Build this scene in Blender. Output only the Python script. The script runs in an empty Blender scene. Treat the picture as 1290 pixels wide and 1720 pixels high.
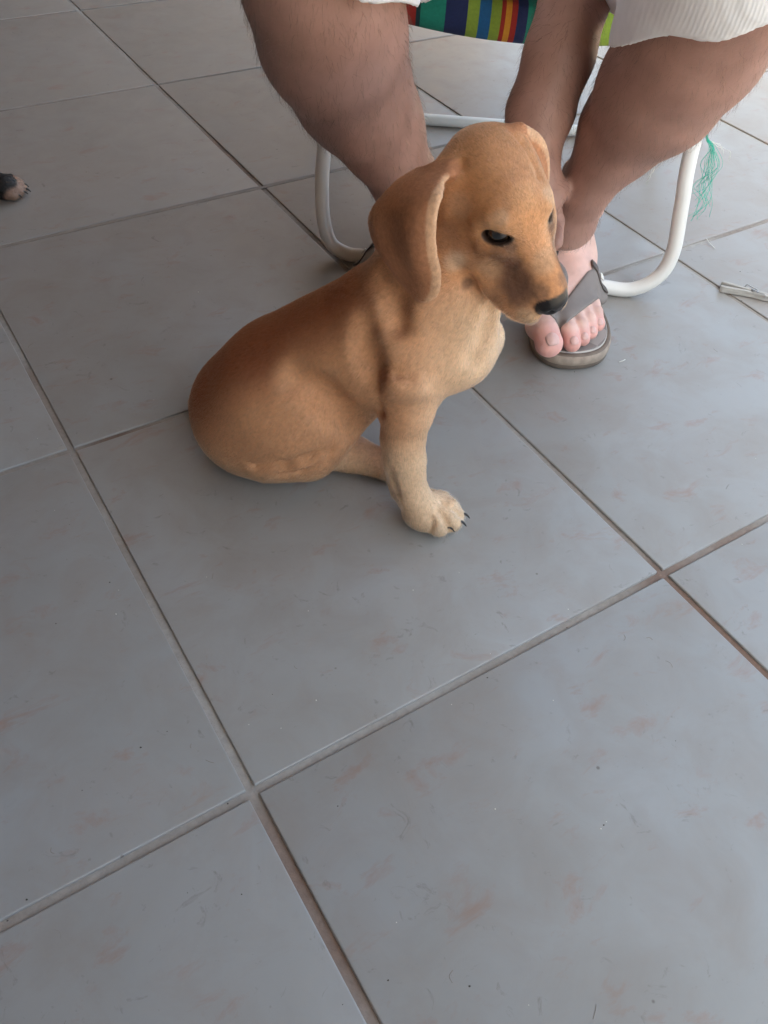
import bpy, bmesh, math, random
import numpy as np
from mathutils import Matrix, Vector

random.seed(4); np.random.seed(4)
scene = bpy.context.scene
C = scene.collection

# ---------------------------------------------------------------- camera
TILE = 0.45                                   # floor tile pitch in metres
RC = np.array([[0.8500410045, -0.5242696001, 0.0507117056],      # rows: camera right, down, forward
               [-0.3558676009, -0.6426289862, -0.6785176761],
               [0.3883150027, 0.5587211940, -0.7328315537]])
CAM = np.array([-0.206216, -0.6368585, 1.43663072]) * TILE
FPX, PW, PH = 1423.96, 1290.0, 1720.0
cam_data = bpy.data.cameras.new('camera'); cam = bpy.data.objects.new('camera', cam_data); C.objects.link(cam)
m = Matrix.Identity(4)
for i in range(3):
    m[i][0] = RC[0][i]; m[i][1] = -RC[1][i]; m[i][2] = -RC[2][i]; m[i][3] = CAM[i]
cam.matrix_world = m
cam_data.sensor_fit = 'VERTICAL'; cam_data.sensor_height = 36.0; cam_data.lens = FPX / PH * 36.0
cam_data.clip_start = 0.02; cam_data.clip_end = 3000
scene.camera = cam

# ---------------------------------------------------------------- light
SUN_EL, SUN_AZ = math.radians(58), math.radians(262)     # azimuth measured from +Y clockwise
world = bpy.data.worlds.new('World'); scene.world = world; world.use_nodes = True
wn = world.node_tree.nodes; wl = world.node_tree.links
sky = wn.new('ShaderNodeTexSky'); sky.sky_type = 'NISHITA'; sky.sun_disc = False
sky.sun_elevation = SUN_EL; sky.sun_rotation = SUN_AZ; sky.dust_density = 10.0; sky.air_density = 0.55; sky.ozone_density = 1.0
wn['Background'].inputs['Strength'].default_value = 0.15
wl.new(sky.outputs[0], wn['Background'].inputs[0])
sun_d = bpy.data.lights.new('sun', 'SUN'); sun_d.energy = 3.0; sun_d.angle = math.radians(0.53); sun_d.color = (1.0, 0.95, 0.88)
sun = bpy.data.objects.new('sun', sun_d); C.objects.link(sun)
sv = Vector((math.sin(SUN_AZ) * math.cos(SUN_EL), math.cos(SUN_AZ) * math.cos(SUN_EL), math.sin(SUN_EL)))
sun.rotation_euler = sv.to_track_quat('Z', 'Y').to_euler(); sun.location = sv * 20
vs = scene.view_settings
vs.view_transform = 'Standard'; vs.look = 'None'; vs.gamma = 1.0; vs.use_curve_mapping = False
vs.exposure = 3.22
vs.use_white_balance = True; vs.white_balance_temperature = 7000; vs.white_balance_tint = -5
scene.cycles.use_denoising = True
scene.cycles.max_bounces = 8; scene.cycles.diffuse_bounces = 5; scene.cycles.transparent_max_bounces = 8
scene.cycles.sample_clamp_indirect = 6.0

# ---------------------------------------------------------------- frames
# porch frame: r to the right of the picture, a away from the camera, z up; metres
RR = np.array([0.8212, -0.5707, 0.0]); AA = np.array([0.5707, 0.8212, 0.0]); ZZ = np.array([0, 0, 1.0])
RR /= np.linalg.norm(RR); AA = np.array([-RR[1], RR[0], 0])
PORCH_ANG = math.atan2(RR[1], RR[0])
def ray(x, y): return RC.T @ np.array([(x - PW / 2) / FPX, (y - PH / 2) / FPX, 1.0])
def to_w(p): return RR * p[0] + AA * p[1] + ZZ * p[2]
def to_p(X): return np.array([X @ RR, X @ AA, X[2]])
def at_z(x, y, z):                      # picture point at a known height -> porch frame
    q = ray(x, y); return to_p(CAM + q * ((z - CAM[2]) / q[2]))
def at_d(x, y, D): return to_p(CAM + ray(x, y) * D)
def mpp(p): return (RC[2] @ (to_w(p) - CAM)) / FPX      # metres per photo pixel at a point

def rotz(v, a): return Matrix.Rotation(a, 4, 'Z')
PORCH_M = Matrix.Rotation(PORCH_ANG, 4, 'Z')

# ---------------------------------------------------------------- materials
def mat(name):
    mt = bpy.data.materials.new(name); mt.use_nodes = True
    nt = mt.node_tree; return mt, nt, nt.nodes['Principled BSDF']
def nd(nt, t, **kw):
    n = nt.nodes.new(t)
    for k, v in kw.items(): setattr(n, k, v)
    return n
def noise(nt, vec, scale, detail=4, rough=0.55, dist=0.0):
    n = nd(nt, 'ShaderNodeTexNoise'); n.inputs['Scale'].default_value = scale; n.inputs['Detail'].default_value = detail
    n.inputs['Roughness'].default_value = rough; n.inputs['Distortion'].default_value = dist
    if vec is not None: nt.links.new(vec, n.inputs['Vector'])
    return n
def ramp(nt, fac, stops):
    n = nd(nt, 'ShaderNodeValToRGB'); el = n.color_ramp.elements
    while len(el) < len(stops): el.new(0.5)
    for e, (p, c) in zip(el, stops):
        e.position = p; e.color = c if len(c) == 4 else (*c, 1)
    nt.links.new(fac, n.inputs[0]); return n
def mix(nt, fac, a, b, blend='MIX'):
    n = nd(nt, 'ShaderNodeMix', data_type='RGBA', blend_type=blend)
    for s, v in ((n.inputs[0], fac), (n.inputs[6], a), (n.inputs[7], b)):
        if isinstance(v, (int, float)): s.default_value = v
        elif isinstance(v, tuple): s.default_value = v if len(v) == 4 else (*v, 1)
        else: nt.links.new(v, s)
    return n.outputs[2]
def bump(nt, bsdf, h, strength=0.2, dist=0.002):
    b = nd(nt, 'ShaderNodeBump'); b.inputs['Strength'].default_value = strength; b.inputs['Distance'].default_value = dist
    nt.links.new(h, b.inputs['Height']); nt.links.new(b.outputs[0], bsdf.inputs['Normal'])
def simple(name, col, rough=0.6, metal=0.0, var=0.12, scale=40.0, bstr=0.1, bdist=0.001):
    mt, nt, b = mat(name)
    tc = nd(nt, 'ShaderNodeTexCoord'); n = noise(nt, tc.outputs['Object'], scale)
    lo = tuple(c * (1 - var) for c in col); hi = tuple(min(1, c * (1 + var)) for c in col)
    rp = ramp(nt, n.outputs[0], [(0.3, lo), (0.7, hi)])
    nt.links.new(rp.outputs[0], b.inputs['Base Color']); b.inputs['Roughness'].default_value = rough; b.inputs['Metallic'].default_value = metal
    if bstr: bump(nt, b, n.outputs[0], bstr, bdist)
    return mt

def tile_material():
    mt, nt, b = mat('glazed_grey_tile')
    g = nd(nt, 'ShaderNodeNewGeometry').outputs['Position']
    oi = nd(nt, 'ShaderNodeObjectInfo')
    big = noise(nt, g, 5.5, 5, 0.55, 0.3); mid = noise(nt, g, 15, 6, 0.62, 0.6); fine = noise(nt, g, 420, 2, 0.5)
    col = ramp(nt, big.outputs[0], [(0.30, (0.262, 0.262, 0.258)), (0.52, (0.288, 0.292, 0.294)), (0.72, (0.300, 0.312, 0.326))]).outputs[0]
    # per-tile tone
    tone = ramp(nt, oi.outputs['Random'], [(0, (0.94, 0.94, 0.94)), (1, (1.05, 1.05, 1.05))]).outputs[0]
    col = mix(nt, 1.0, col, tone, 'MULTIPLY')
    # thin brown dust film
    film = ramp(nt, mid.outputs[0], [(0.42, (0, 0, 0)), (0.75, (0.42, 0.42, 0.42))]).outputs[0]
    col = mix(nt, film, col, (0.225, 0.185, 0.155))
    # dust trodden in around the chair, patchy towards the open tiles
    dn = noise(nt, g, 2.6, 5, 0.6, 0.5); dv = nd(nt, 'ShaderNodeVectorMath', operation='DOT_PRODUCT'); dv.inputs[1].default_value = (float(AA[0]), float(AA[1]), 0.0); nt.links.new(g, dv.inputs[0])
    da = nd(nt, 'ShaderNodeMath', operation='MULTIPLY_ADD'); da.inputs[1].default_value = 0.9; nt.links.new(dn.outputs[0], da.inputs[0]); nt.links.new(dv.outputs['Value'], da.inputs[2])
    dm = nd(nt, 'ShaderNodeMapRange', interpolation_type='SMOOTHSTEP'); dm.inputs[1].default_value = 0.75; dm.inputs[2].default_value = 1.6; dm.inputs[4].default_value = 0.62; nt.links.new(da.outputs[0], dm.inputs[0])
    col = mix(nt, dm.outputs[0], col, (0.285, 0.242, 0.205))
    # small reddish earth smears, stretched
    mp = nd(nt, 'ShaderNodeMapping'); mp.inputs['Scale'].default_value = (1.0, 1.9, 1.0); mp.inputs['Rotation'].default_value = (0, 0, 0.5)
    nt.links.new(g, mp.inputs[0])
    sm = noise(nt, mp.outputs[0], 17.0, 7, 0.66, 0.5)
    smr = ramp(nt, sm.outputs[0], [(0.575, (0, 0, 0)), (0.70, (0.5, 0.5, 0.5))]).outputs[0]
    col = mix(nt, smr, col, (0.27, 0.155, 0.115))
    # dark scuffs and specks
    sc = noise(nt, g, 46, 6, 0.68, 1.2)
    scr = ramp(nt, sc.outputs[0], [(0.62, (0, 0, 0)), (0.72, (0.55, 0.55, 0.55))]).outputs[0]
    col = mix(nt, scr, col, (0.13, 0.12, 0.11))
    vo = nd(nt, 'ShaderNodeTexVoronoi'); vo.inputs['Scale'].default_value = 17.0; nt.links.new(g, vo.inputs['Vector'])
    sp = ramp(nt, vo.outputs['Distance'], [(0.018, (0.75, 0.75, 0.75)), (0.03, (0, 0, 0))]).outputs[0]
    col = mix(nt, sp, col, (0.10, 0.085, 0.075))
    nt.links.new(col, b.inputs['Base Color'])
    rg = nd(nt, 'ShaderNodeMapRange'); rg.inputs[1].default_value = 0.3; rg.inputs[2].default_value = 0.7
    rg.inputs[3].default_value = 0.28; rg.inputs[4].default_value = 0.46
    nt.links.new(mid.outputs[0], rg.inputs[0]); nt.links.new(rg.outputs[0], b.inputs['Roughness'])
    b.inputs['Specular IOR Level'].default_value = 0.55
    ad = nd(nt, 'ShaderNodeMath', operation='ADD'); ad.inputs[1].default_value = 0
    ml = nd(nt, 'ShaderNodeMath', operation='MULTIPLY'); ml.inputs[1].default_value = 0.05; nt.links.new(fine.outputs[0], ml.inputs[0])
    nt.links.new(mid.outputs[0], ad.inputs[0]); nt.links.new(ml.outputs[0], ad.inputs[1])
    bump(nt, b, ad.outputs[0], 0.10, 0.002)
    return mt

def grout_material():
    mt, nt, b = mat('cement_grout')
    g = nd(nt, 'ShaderNodeNewGeometry').outputs['Position']
    n1 = noise(nt, g, 3.2, 3); n2 = noise(nt, g, 160, 4, 0.6)
    c1 = ramp(nt, n1.outputs[0], [(0.42, (0.36, 0.345, 0.33)), (0.54, (0.29, 0.262, 0.24)), (0.66, (0.19, 0.125, 0.098))]).outputs[0]
    c2 = ramp(nt, n2.outputs[0], [(0.3, (0.86, 0.86, 0.86)), (0.7, (1.06, 1.06, 1.06))]).outputs[0]
    nt.links.new(mix(nt, 1.0, c1, c2, 'MULTIPLY'), b.inputs['Base Color']); b.inputs['Roughness'].default_value = 0.9
    bump(nt, b, n2.outputs[0], 0.6, 0.002); return mt

# ---------------------------------------------------------------- helpers
def link(o, parent=None):
    C.objects.link(o)
    if parent is not None: o.parent = parent
    return o
def mesh_obj(name, verts, faces, material, parent=None, smooth=True, loc=None):
    me = bpy.data.meshes.new(name)
    me.from_pydata([tuple(v) for v in verts], [], [tuple(f) for f in faces]); me.update()
    if smooth: me.shade_smooth()
    if material: me.materials.append(material)
    return link(bpy.data.objects.new(name, me), parent)
def tag(o, label, cat, group=None):
    o['label'] = label; o['category'] = cat
    if group: o['group'] = group
    return o
def empty(name, label, cat, matrix=None):
    o = bpy.data.objects.new(name, None); C.objects.link(o); o.empty_display_size = 0.05
    if matrix is not None: o.matrix_world = matrix
    return tag(o, label, cat)
def box_mesh(lo, hi, bev=0.0, seg=2):
    bm = bmesh.new(); bmesh.ops.create_cube(bm, size=1)
    for v in bm.verts:
        for i in range(3): v.co[i] = lo[i] if v.co[i] < 0 else hi[i]
    if bev: bmesh.ops.bevel(bm, geom=bm.edges[:], offset=bev, segments=seg, affect='EDGES', profile=0.6)
    return bm
def bm_obj(name, bm, material, parent=None, smooth=False):
    me = bpy.data.meshes.new(name); bm.to_mesh(me); bm.free()
    if smooth: me.shade_smooth()
    if material: me.materials.append(material)
    return link(bpy.data.objects.new(name, me), parent)
def catmull(pts, n):
    P = np.array(pts, float); P = np.vstack([2 * P[0] - P[1], P, 2 * P[-1] - P[-2]]); out = []
    for i in range(1, len(P) - 2):
        for t in np.linspace(0, 1, n, endpoint=False):
            a, b_, c, d_ = P[i - 1], P[i], P[i + 1], P[i + 2]
            out.append(0.5 * (2 * b_ + (c - a) * t + (2 * a - 5 * b_ + 4 * c - d_) * t * t + (3 * b_ - a - 3 * c + d_) * t ** 3))
    out.append(P[-2]); return np.array(out)
def tube(pts, rad, seg=14, closed=False, caps=True):
    P = np.array(pts, float); n = len(P); rad = np.full(n, rad) if np.isscalar(rad) else np.array(rad)
    T = np.gradient(P, axis=0); T /= np.linalg.norm(T, axis=1)[:, None] + 1e-12
    up = np.array([0, 0, 1.0]) if abs(T[0][2]) < 0.9 else np.array([1.0, 0, 0])
    N = np.cross(T[0], up); N /= np.linalg.norm(N); V = []; F = []
    for i in range(n):
        N = N - T[i] * (N @ T[i]); N /= np.linalg.norm(N); B = np.cross(T[i], N)
        for k in range(seg):
            a = 2 * math.pi * k / seg; V.append(P[i] + rad[i] * (math.cos(a) * N + math.sin(a) * B))
    for i in range(n - 1):
        for k in range(seg):
            F.append((i * seg + k, i * seg + (k + 1) % seg, (i + 1) * seg + (k + 1) % seg, (i + 1) * seg + k))
    if caps: F.append(tuple(range(seg - 1, -1, -1))); F.append(tuple((n - 1) * seg + k for k in range(seg)))
    return V, F

# ---------------------------------------------------------------- implicit surface modelling
class Field:
    def __init__(s, xs, ys, zs):
        s.x, s.y, s.z = (np.asarray(v, np.float32) for v in (xs, ys, zs))
        s.D = np.full((len(xs), len(ys), len(zs)), 1.0, np.float32)
    def reg(s, lo, hi):
        sl = []
        for ax, l, h in zip((s.x, s.y, s.z), lo, hi):
            i0 = max(0, int(np.searchsorted(ax, l)) - 1); i1 = min(len(ax), int(np.searchsorted(ax, h)) + 1)
            if i1 <= i0: return None, None
            sl.append(slice(i0, i1))
        g = (s.x[sl[0]][:, None, None], s.y[sl[1]][None, :, None], s.z[sl[2]][None, None, :])
        return tuple(sl), g
    def put(s, fn, lo, hi, k, op='add'):
        mrg = k + 0.006
        sl, g = s.reg(np.asarray(lo) - mrg, np.asarray(hi) + mrg)
        if sl is None: return
        d = fn(*g); a = s.D[sl]
        if op == 'add':
            h = np.maximum(k - np.abs(a - d), 0) / k; s.D[sl] = np.minimum(a, d) - h * h * k * 0.25
        else:
            d = -d; h = np.maximum(k - np.abs(a - d), 0) / k; s.D[sl] = np.maximum(a, d) + h * h * k * 0.25
    def cone(s, a, ra, b, rb, k=0.01, op='add'):
        a = np.asarray(a, float); b = np.asarray(b, float); ab = b - a; L = float(ab @ ab) + 1e-12
        def fn(X, Y, Z):
            px, py, pz = X - a[0], Y - a[1], Z - a[2]
            t = np.clip((px * ab[0] + py * ab[1] + pz * ab[2]) / L, 0, 1)
            return np.sqrt((px - t * ab[0]) ** 2 + (py - t * ab[1]) ** 2 + (pz - t * ab[2]) ** 2) - (ra + (rb - ra) * t)
        R = max(ra, rb); s.put(fn, np.minimum(a, b) - R, np.maximum(a, b) + R, k, op)
    def chain(s, pts, k=0.01):
        for (a, ra), (b, rb) in zip(pts[:-1], pts[1:]): s.cone(a, ra, b, rb, k)
    def ell(s, c, rad, M=None, k=0.01, op='add'):
        c = np.asarray(c, float); rad = np.asarray(rad, float); M = np.eye(3) if M is None else np.asarray(M)   # M columns: axes
        def fn(X, Y, Z):
            p = (X - c[0], Y - c[1], Z - c[2])
            u = [p[0] * M[0, i] + p[1] * M[1, i] + p[2] * M[2, i] for i in range(3)]
            k0 = np.sqrt(sum((u[i] / rad[i]) ** 2 for i in range(3))); k1 = np.sqrt(sum((u[i] / rad[i] ** 2) ** 2 for i in range(3))) + 1e-9
            return np.where(k0 < 0.05, -rad.min(), k0 * (k0 - 1) / k1)
        R = rad.max(); s.put(fn, c - R, c + R, k, op)
    def cloud(s, pts, rad, k=0.006):                     # thick sheet through a dense point set
        P = np.asarray(pts, np.float32); rad = np.asarray(rad, np.float32); mx = float(rad.max())
        def fn(X, Y, Z):
            sh = np.broadcast_shapes(X.shape, Y.shape, Z.shape)
            G = np.stack([np.broadcast_to(v, sh).ravel() for v in (X, Y, Z)], 1); out = np.empty(len(G), np.float32)
            p2 = (P * P).sum(1)
            for i in range(0, len(G), 60000):
                g = G[i:i + 60000]; d2 = (g * g).sum(1)[:, None] + p2[None] - 2 * g @ P.T
                out[i:i + 60000] = (np.sqrt(np.maximum(d2, 0)) - rad[None]).min(1)
            return out.reshape(sh)
        s.put(fn, P.min(0) - mx, P.max(0) + mx, k)
    def floor(s, z, k=0.012):                            # flatten on the ground
        def fn(X, Y, Z): return np.broadcast_to(-(z - Z) * -1.0, s.D.shape)
        d = (z - s.z)[None, None, :]; a = s.D; h = np.maximum(k - np.abs(a - d), 0) / k
        s.D = (np.maximum(a, d) + h * h * k * 0.25).astype(np.float32)
    def cut(s, p, nrm, k=0.004):                         # keep the side where (x-p).n < 0
        nrm = np.asarray(nrm, float); nrm /= np.linalg.norm(nrm)
        d = ((s.x - p[0]) * nrm[0])[:, None, None] + ((s.y - p[1]) * nrm[1])[None, :, None] + ((s.z - p[2]) * nrm[2])[None, None, :]
        a = s.D; h = np.maximum(k - np.abs(a - d), 0) / k; s.D = (np.maximum(a, d) + h * h * k * 0.25).astype(np.float32)
    def mesh(s):
        D = s.D; D[0] = D[-1] = 1; D[:, 0] = D[:, -1] = 1; D[:, :, 0] = D[:, :, -1] = 1
        I = D < 0; nx, ny, nz = D.shape
        cnt = np.zeros((nx - 1, ny - 1, nz - 1), np.uint8)
        for dx in (0, 1):
            for dy in (0, 1):
                for dz in (0, 1): cnt += I[dx:nx - 1 + dx, dy:ny - 1 + dy, dz:nz - 1 + dz]
        ci = np.argwhere((cnt > 0) & (cnt < 8)); idx = np.full(cnt.shape, -1, np.int32); idx[tuple(ci.T)] = np.arange(len(ci))
        acc = np.zeros((len(ci), 3)); num = np.zeros(len(ci))
        ax = (s.x, s.y, s.z)
        cor = [(a, b, c) for a in (0, 1) for b in (0, 1) for c in (0, 1)]
        for p in cor:
            for e in range(3):
                if p[e]: continue
                q = list(p); q[e] = 1
                A = D[ci[:, 0] + p[0], ci[:, 1] + p[1], ci[:, 2] + p[2]]; B = D[ci[:, 0] + q[0], ci[:, 1] + q[1], ci[:, 2] + q[2]]
                mk = (A < 0) != (B < 0); t = np.where(mk, A / (A - B + 1e-20), 0)
                for i in range(3):
                    v0 = ax[i][ci[:, i] + p[i]]; v1 = ax[i][ci[:, i] + q[i]]
                    acc[:, i] += np.where(mk, v0 + (v1 - v0) * t, 0)
                num += mk
        V = acc / num[:, None]; F = []
        for e in range(3):
            sl0 = [slice(None)] * 3; sl1 = [slice(None)] * 3; sl0[e] = slice(0, -1); sl1[e] = slice(1, None)
            S0, S1 = I[tuple(sl0)], I[tuple(sl1)]; ed = np.argwhere(S0 != S1)
            u, v = (e + 1) % 3, (e + 2) % 3
            ok = (ed[:, u] > 0) & (ed[:, v] > 0) & (ed[:, u] < D.shape[u] - 1) & (ed[:, v] < D.shape[v] - 1); ed = ed[ok]
            qs = []
            for du, dv in ((-1, -1), (0, -1), (0, 0), (-1, 0)):
                c = ed.copy(); c[:, u] += du; c[:, v] += dv; qs.append(idx[tuple(c.T)])
            q = np.stack(qs, 1); flip = ~S0[tuple(ed.T)]; q[flip] = q[flip][:, ::-1]; F.append(q)
        return V, np.concatenate(F)
def relax(V, F, it=2, lam=0.5):
    E = np.concatenate([F[:, [0, 1]], F[:, [1, 2]], F[:, [2, 3]], F[:, [3, 0]]])
    for _ in range(it):
        S = np.zeros_like(V); n = np.bincount(E.ravel(), minlength=len(V)).astype(float)
        for i in range(3): S[:, i] = np.bincount(E[:, 0], V[E[:, 1], i], len(V)) + np.bincount(E[:, 1], V[E[:, 0], i], len(V))
        V = V + lam * (S / np.maximum(n, 1)[:, None] - V)
    return V
def vnormals(V, F):
    fn = np.cross(V[F[:, 2]] - V[F[:, 0]], V[F[:, 3]] - V[F[:, 1]]); N = np.zeros_like(V)
    for k in range(4):
        for i in range(3): N[:, i] += np.bincount(F[:, k], fn[:, i], len(V))
    return N / (np.linalg.norm(N, axis=1)[:, None] + 1e-12), np.linalg.norm(fn, axis=1) * 0.5
def quad_obj(name, V, F, material, parent=None, cols=None, rough=None):
    me = bpy.data.meshes.new(name); me.vertices.add(len(V)); me.vertices.foreach_set('co', np.asarray(V, np.float32).ravel())
    me.loops.add(F.size); me.loops.foreach_set('vertex_index', F.astype(np.int32).ravel())
    me.polygons.add(len(F)); me.polygons.foreach_set('loop_start', np.arange(0, F.size, 4, dtype=np.int32))
    me.update(calc_edges=True); me.validate(); me.shade_smooth()
    if cols is not None:
        at = me.attributes.new('tint', 'FLOAT_COLOR', 'POINT'); at.data.foreach_set('color', np.concatenate([cols, np.ones((len(V), 1))], 1).astype(np.float32).ravel())
    if rough is not None:
        at = me.attributes.new('gloss', 'FLOAT', 'POINT'); at.data.foreach_set('value', rough.astype(np.float32))
    me.materials.append(material)
    return link(bpy.data.objects.new(name, me), parent)
def hair_obj(name, roots, dirs, nrm, length, radius, cols, material, parent, lift=0.35, curl=0.0, npt=4, rng=None):
    N = len(roots); t = np.linspace(0, 1, npt); P = np.zeros((N, npt, 3))
    L = length[:, None]
    for j, tj in enumerate(t):                            # hairs rise from the skin, then lie along it
        P[:, j] = roots + dirs * (L * tj * (1 - 0.25 * lift)) + nrm * (L * lift * (tj - 0.45 * tj * tj))
        if curl and rng is not None: P[:, j] += rng.normal(0, curl, (N, 3)) * L * tj * tj
    hc = bpy.data.hair_curves.new(name); hc.add_curves([npt] * N)
    hc.attributes['position'].data.foreach_set('vector', P.astype(np.float32).ravel())
    ra = hc.attributes.get('radius') or hc.attributes.new('radius', 'FLOAT', 'POINT')
    ra.data.foreach_set('value', (radius[:, None] * (1 - 0.8 * t[None])).astype(np.float32).ravel())
    ca = hc.attributes.new('tint', 'FLOAT_COLOR', 'CURVE'); ca.data.foreach_set('color', np.concatenate([cols, np.ones((N, 1))], 1).astype(np.float32).ravel())
    hc.materials.append(material)
    o = link(bpy.data.objects.new(name, hc), parent); return o
def sample_surface(V, F, Nv, area, n, rng, weight=None):
    w = area if weight is None else area * weight
    fi = rng.choice(len(F), n, p=w / w.sum()); u = rng.random((n, 1)); v = rng.random((n, 1)); f = F[fi]
    bl = lambda X: (X[f[:, 0]] * (1 - u) + X[f[:, 1]] * u) * (1 - v) + (X[f[:, 3]] * (1 - u) + X[f[:, 2]] * u) * v
    nn = bl(Nv); return bl(V), nn / (np.linalg.norm(nn, axis=1)[:, None] + 1e-12)
def sstep(a, b, x): t = np.clip((x - a) / (b - a), 0, 1); return t * t * (3 - 2 * t)
def lumps(P, f, seed=0):                                  # cheap smooth variation in -1..1
    r = np.random.default_rng(seed); s = 0
    for i in range(5):
        k = r.normal(0, 1, 3); k *= f * (0.7 + 0.5 * i / 2) / np.linalg.norm(k); s = s + np.sin(P @ k + r.random() * 6.28)
    return s / 5

# ================================================================ the setting
tile_mat = tile_material(); grout_mat = grout_material()
U0, U1, V0, V1 = -4, 6, -4, 7          # porch floor extent in tiles
bm = box_mesh((U0 * TILE, V0 * TILE, -0.12), (U1 * TILE, V1 * TILE, -0.0028))
floor = bm_obj('floor', bm, grout_mat); floor['kind'] = 'structure'
GAP = 0.0078
bm = box_mesh((-(TILE - GAP) / 2, -(TILE - GAP) / 2, -0.009), ((TILE - GAP) / 2, (TILE - GAP) / 2, 0.0), 0.0016, 3)
for f in bm.faces: f.smooth = True
tile_me = bpy.data.meshes.new('tile'); bm.to_mesh(tile_me); bm.free(); tile_me.materials.append(tile_mat)
rt = random.Random(7)
for iu in range(U0, U1):
    for iv in range(V0, V1):
        o = bpy.data.objects.new('tile', tile_me); link(o, floor)
        o.location = ((iu + 0.5) * TILE + rt.uniform(-6e-4, 6e-4), (iv + 0.5) * TILE + rt.uniform(-6e-4, 6e-4), rt.uniform(-5e-4, 3e-4))
        o.rotation_euler = (rt.uniform(-.0016, .0016), rt.uniform(-.0016, .0016), rt.uniform(-.0012, .0012))

# joints packed with dust on the far side
fill_m = simple('packed_dust', (0.235, 0.20, 0.175), 0.9, var=0.12, scale=30, bstr=0.3, bdist=0.001)
for iv in (2, 3, 4):
    o = bm_obj('joint_fill', box_mesh((U0 * TILE, iv * TILE - 0.0036, -0.004), ((1.96 if iv == 2 else 0.96) * TILE, iv * TILE + 0.0036, -0.0007)), fill_m, floor)

# yard around the porch
def sheet(name, lo, hi, z, material):
    o = mesh_obj(name, [(lo[0], lo[1], z), (hi[0], lo[1], z), (hi[0], hi[1], z), (lo[0], hi[1], z)], [(0, 1, 2, 3)], material, smooth=False)
    o['kind'] = 'structure'; return o
earth = simple('red_earth', (0.31, 0.25, 0.20), 0.95, var=0.3, scale=1.2, bstr=0.4, bdist=0.02)
sheet('ground', (-400, -400), (400, 400), -0.122, earth)
plaster = simple('tan_plaster', (0.17, 0.115, 0.08), 0.85, var=0.08, scale=6, bstr=0.2, bdist=0.004)
ceil_m = simple('timber_ceiling', (0.15, 0.12, 0.095), 0.8, var=0.05, scale=3, bstr=0.1)
u0, u1, v0, v1 = U0 * TILE, U1 * TILE, V0 * TILE, V1 * TILE
wl_ = bm_obj('unseen_wall', box_mesh((u0 - 0.15, v0, -0.12), (u0 - 0.002, v1, 2.40)), plaster); wl_['kind'] = 'structure'
wb_ = bm_obj('unseen_wall', box_mesh((u0 - 0.15, v1 + 0.002, -0.12), (u1, v1 + 0.15, 2.40)), plaster); wb_['kind'] = 'structure'
shade_wall = bm_obj('unseen_wall', box_mesh((u0 - 0.15, -1.46, -0.12), (-0.38, -1.31, 2.40)), plaster); shade_wall['kind'] = 'structure'  # partial wall added out of view to darken the near left floor
cl_ = bm_obj('ceiling', box_mesh((u0 - 0.3, -1.48, 2.402), (1.0, v1 + 0.3, 2.52)), ceil_m); cl_['kind'] = 'structure'  # out of view; edge cut short so more sky lights the right side

# ================================================================ the tan puppy
def coat_material(name, gloss=False):
    mt, nt, b = mat(name)
    at = nd(nt, 'ShaderNodeAttribute', attribute_name='tint'); ag = nd(nt, 'ShaderNodeAttribute', attribute_name='gloss')
    tc = nd(nt, 'ShaderNodeTexCoord'); n = noise(nt, tc.outputs['Object'], 260, 3)
    v = ramp(nt, n.outputs[0], [(0.3, (0.8, 0.8, 0.8)), (0.7, (1.12, 1.12, 1.12))]).outputs[0]
    nt.links.new(mix(nt, 1.0, at.outputs['Color'], v, 'MULTIPLY'), b.inputs['Base Color'])
    rg = nd(nt, 'ShaderNodeMapRange'); rg.inputs[3].default_value = 0.8; rg.inputs[4].default_value = 0.33
    nt.links.new(ag.outputs['Fac'], rg.inputs[0]); nt.links.new(rg.outputs[0], b.inputs['Roughness'])
    b.inputs['Specular IOR Level'].default_value = 0.35
    bump(nt, b, n.outputs[0], 0.35, 0.0012)
    return mt
def hair_material(name, rough=0.45):
    mt = bpy.data.materials.new(name); mt.use_nodes = True; nt = mt.node_tree; nt.nodes.clear()
    at = nd(nt, 'ShaderNodeAttribute', attribute_name='tint'); out = nd(nt, 'ShaderNodeOutputMaterial')
    h = nd(nt, 'ShaderNodeBsdfHairPrincipled', parametrization='COLOR')
    h.inputs['Roughness'].default_value = rough; h.inputs['Radial Roughness'].default_value = 0.7
    nt.links.new(at.outputs['Color'], h.inputs['Color']); nt.links.new(h.outputs[0], out.inputs['Surface']); return mt
coat_m = coat_material('short_tan_coat'); fur_m = hair_material('tan_fur')

# dog frame: x forward, y to the dog's left (away from the camera), z up
DD = RR * 0.95 - AA * 0.31; DD /= np.linalg.norm(DD); DN = -np.cross(ZZ, DD)      # DN: towards the camera
DO = to_w((0.14, 0.335, 0)); DOG_M = Matrix.Translation(DO) @ Matrix.Rotation(math.atan2(DD[1], DD[0]), 4, 'Z')
def dog_p(X): return np.array([(X - DO) @ DD, -((X - DO) @ DN), X[2]])
def dog_w(p): return DO + DD * p[0] - DN * p[1] + ZZ * p[2]
def DP(x, y, s):                        # picture point on the vertical plane s metres nearer than the dog's midline
    q = ray(x, y); t = ((DO + DN * s - CAM) @ DN) / (q @ DN); return dog_p(CAM + q * t)
def DB(x, y, s, rpx):                   # ball there with a radius in photo pixels
    p = DP(x, y, s); return p, rpx * mpp(to_p(dog_w(p)))
def DG(x, y, z=0.0): q = ray(x, y); return dog_p(CAM + q * ((z - CAM[2]) / q[2]))
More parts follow.
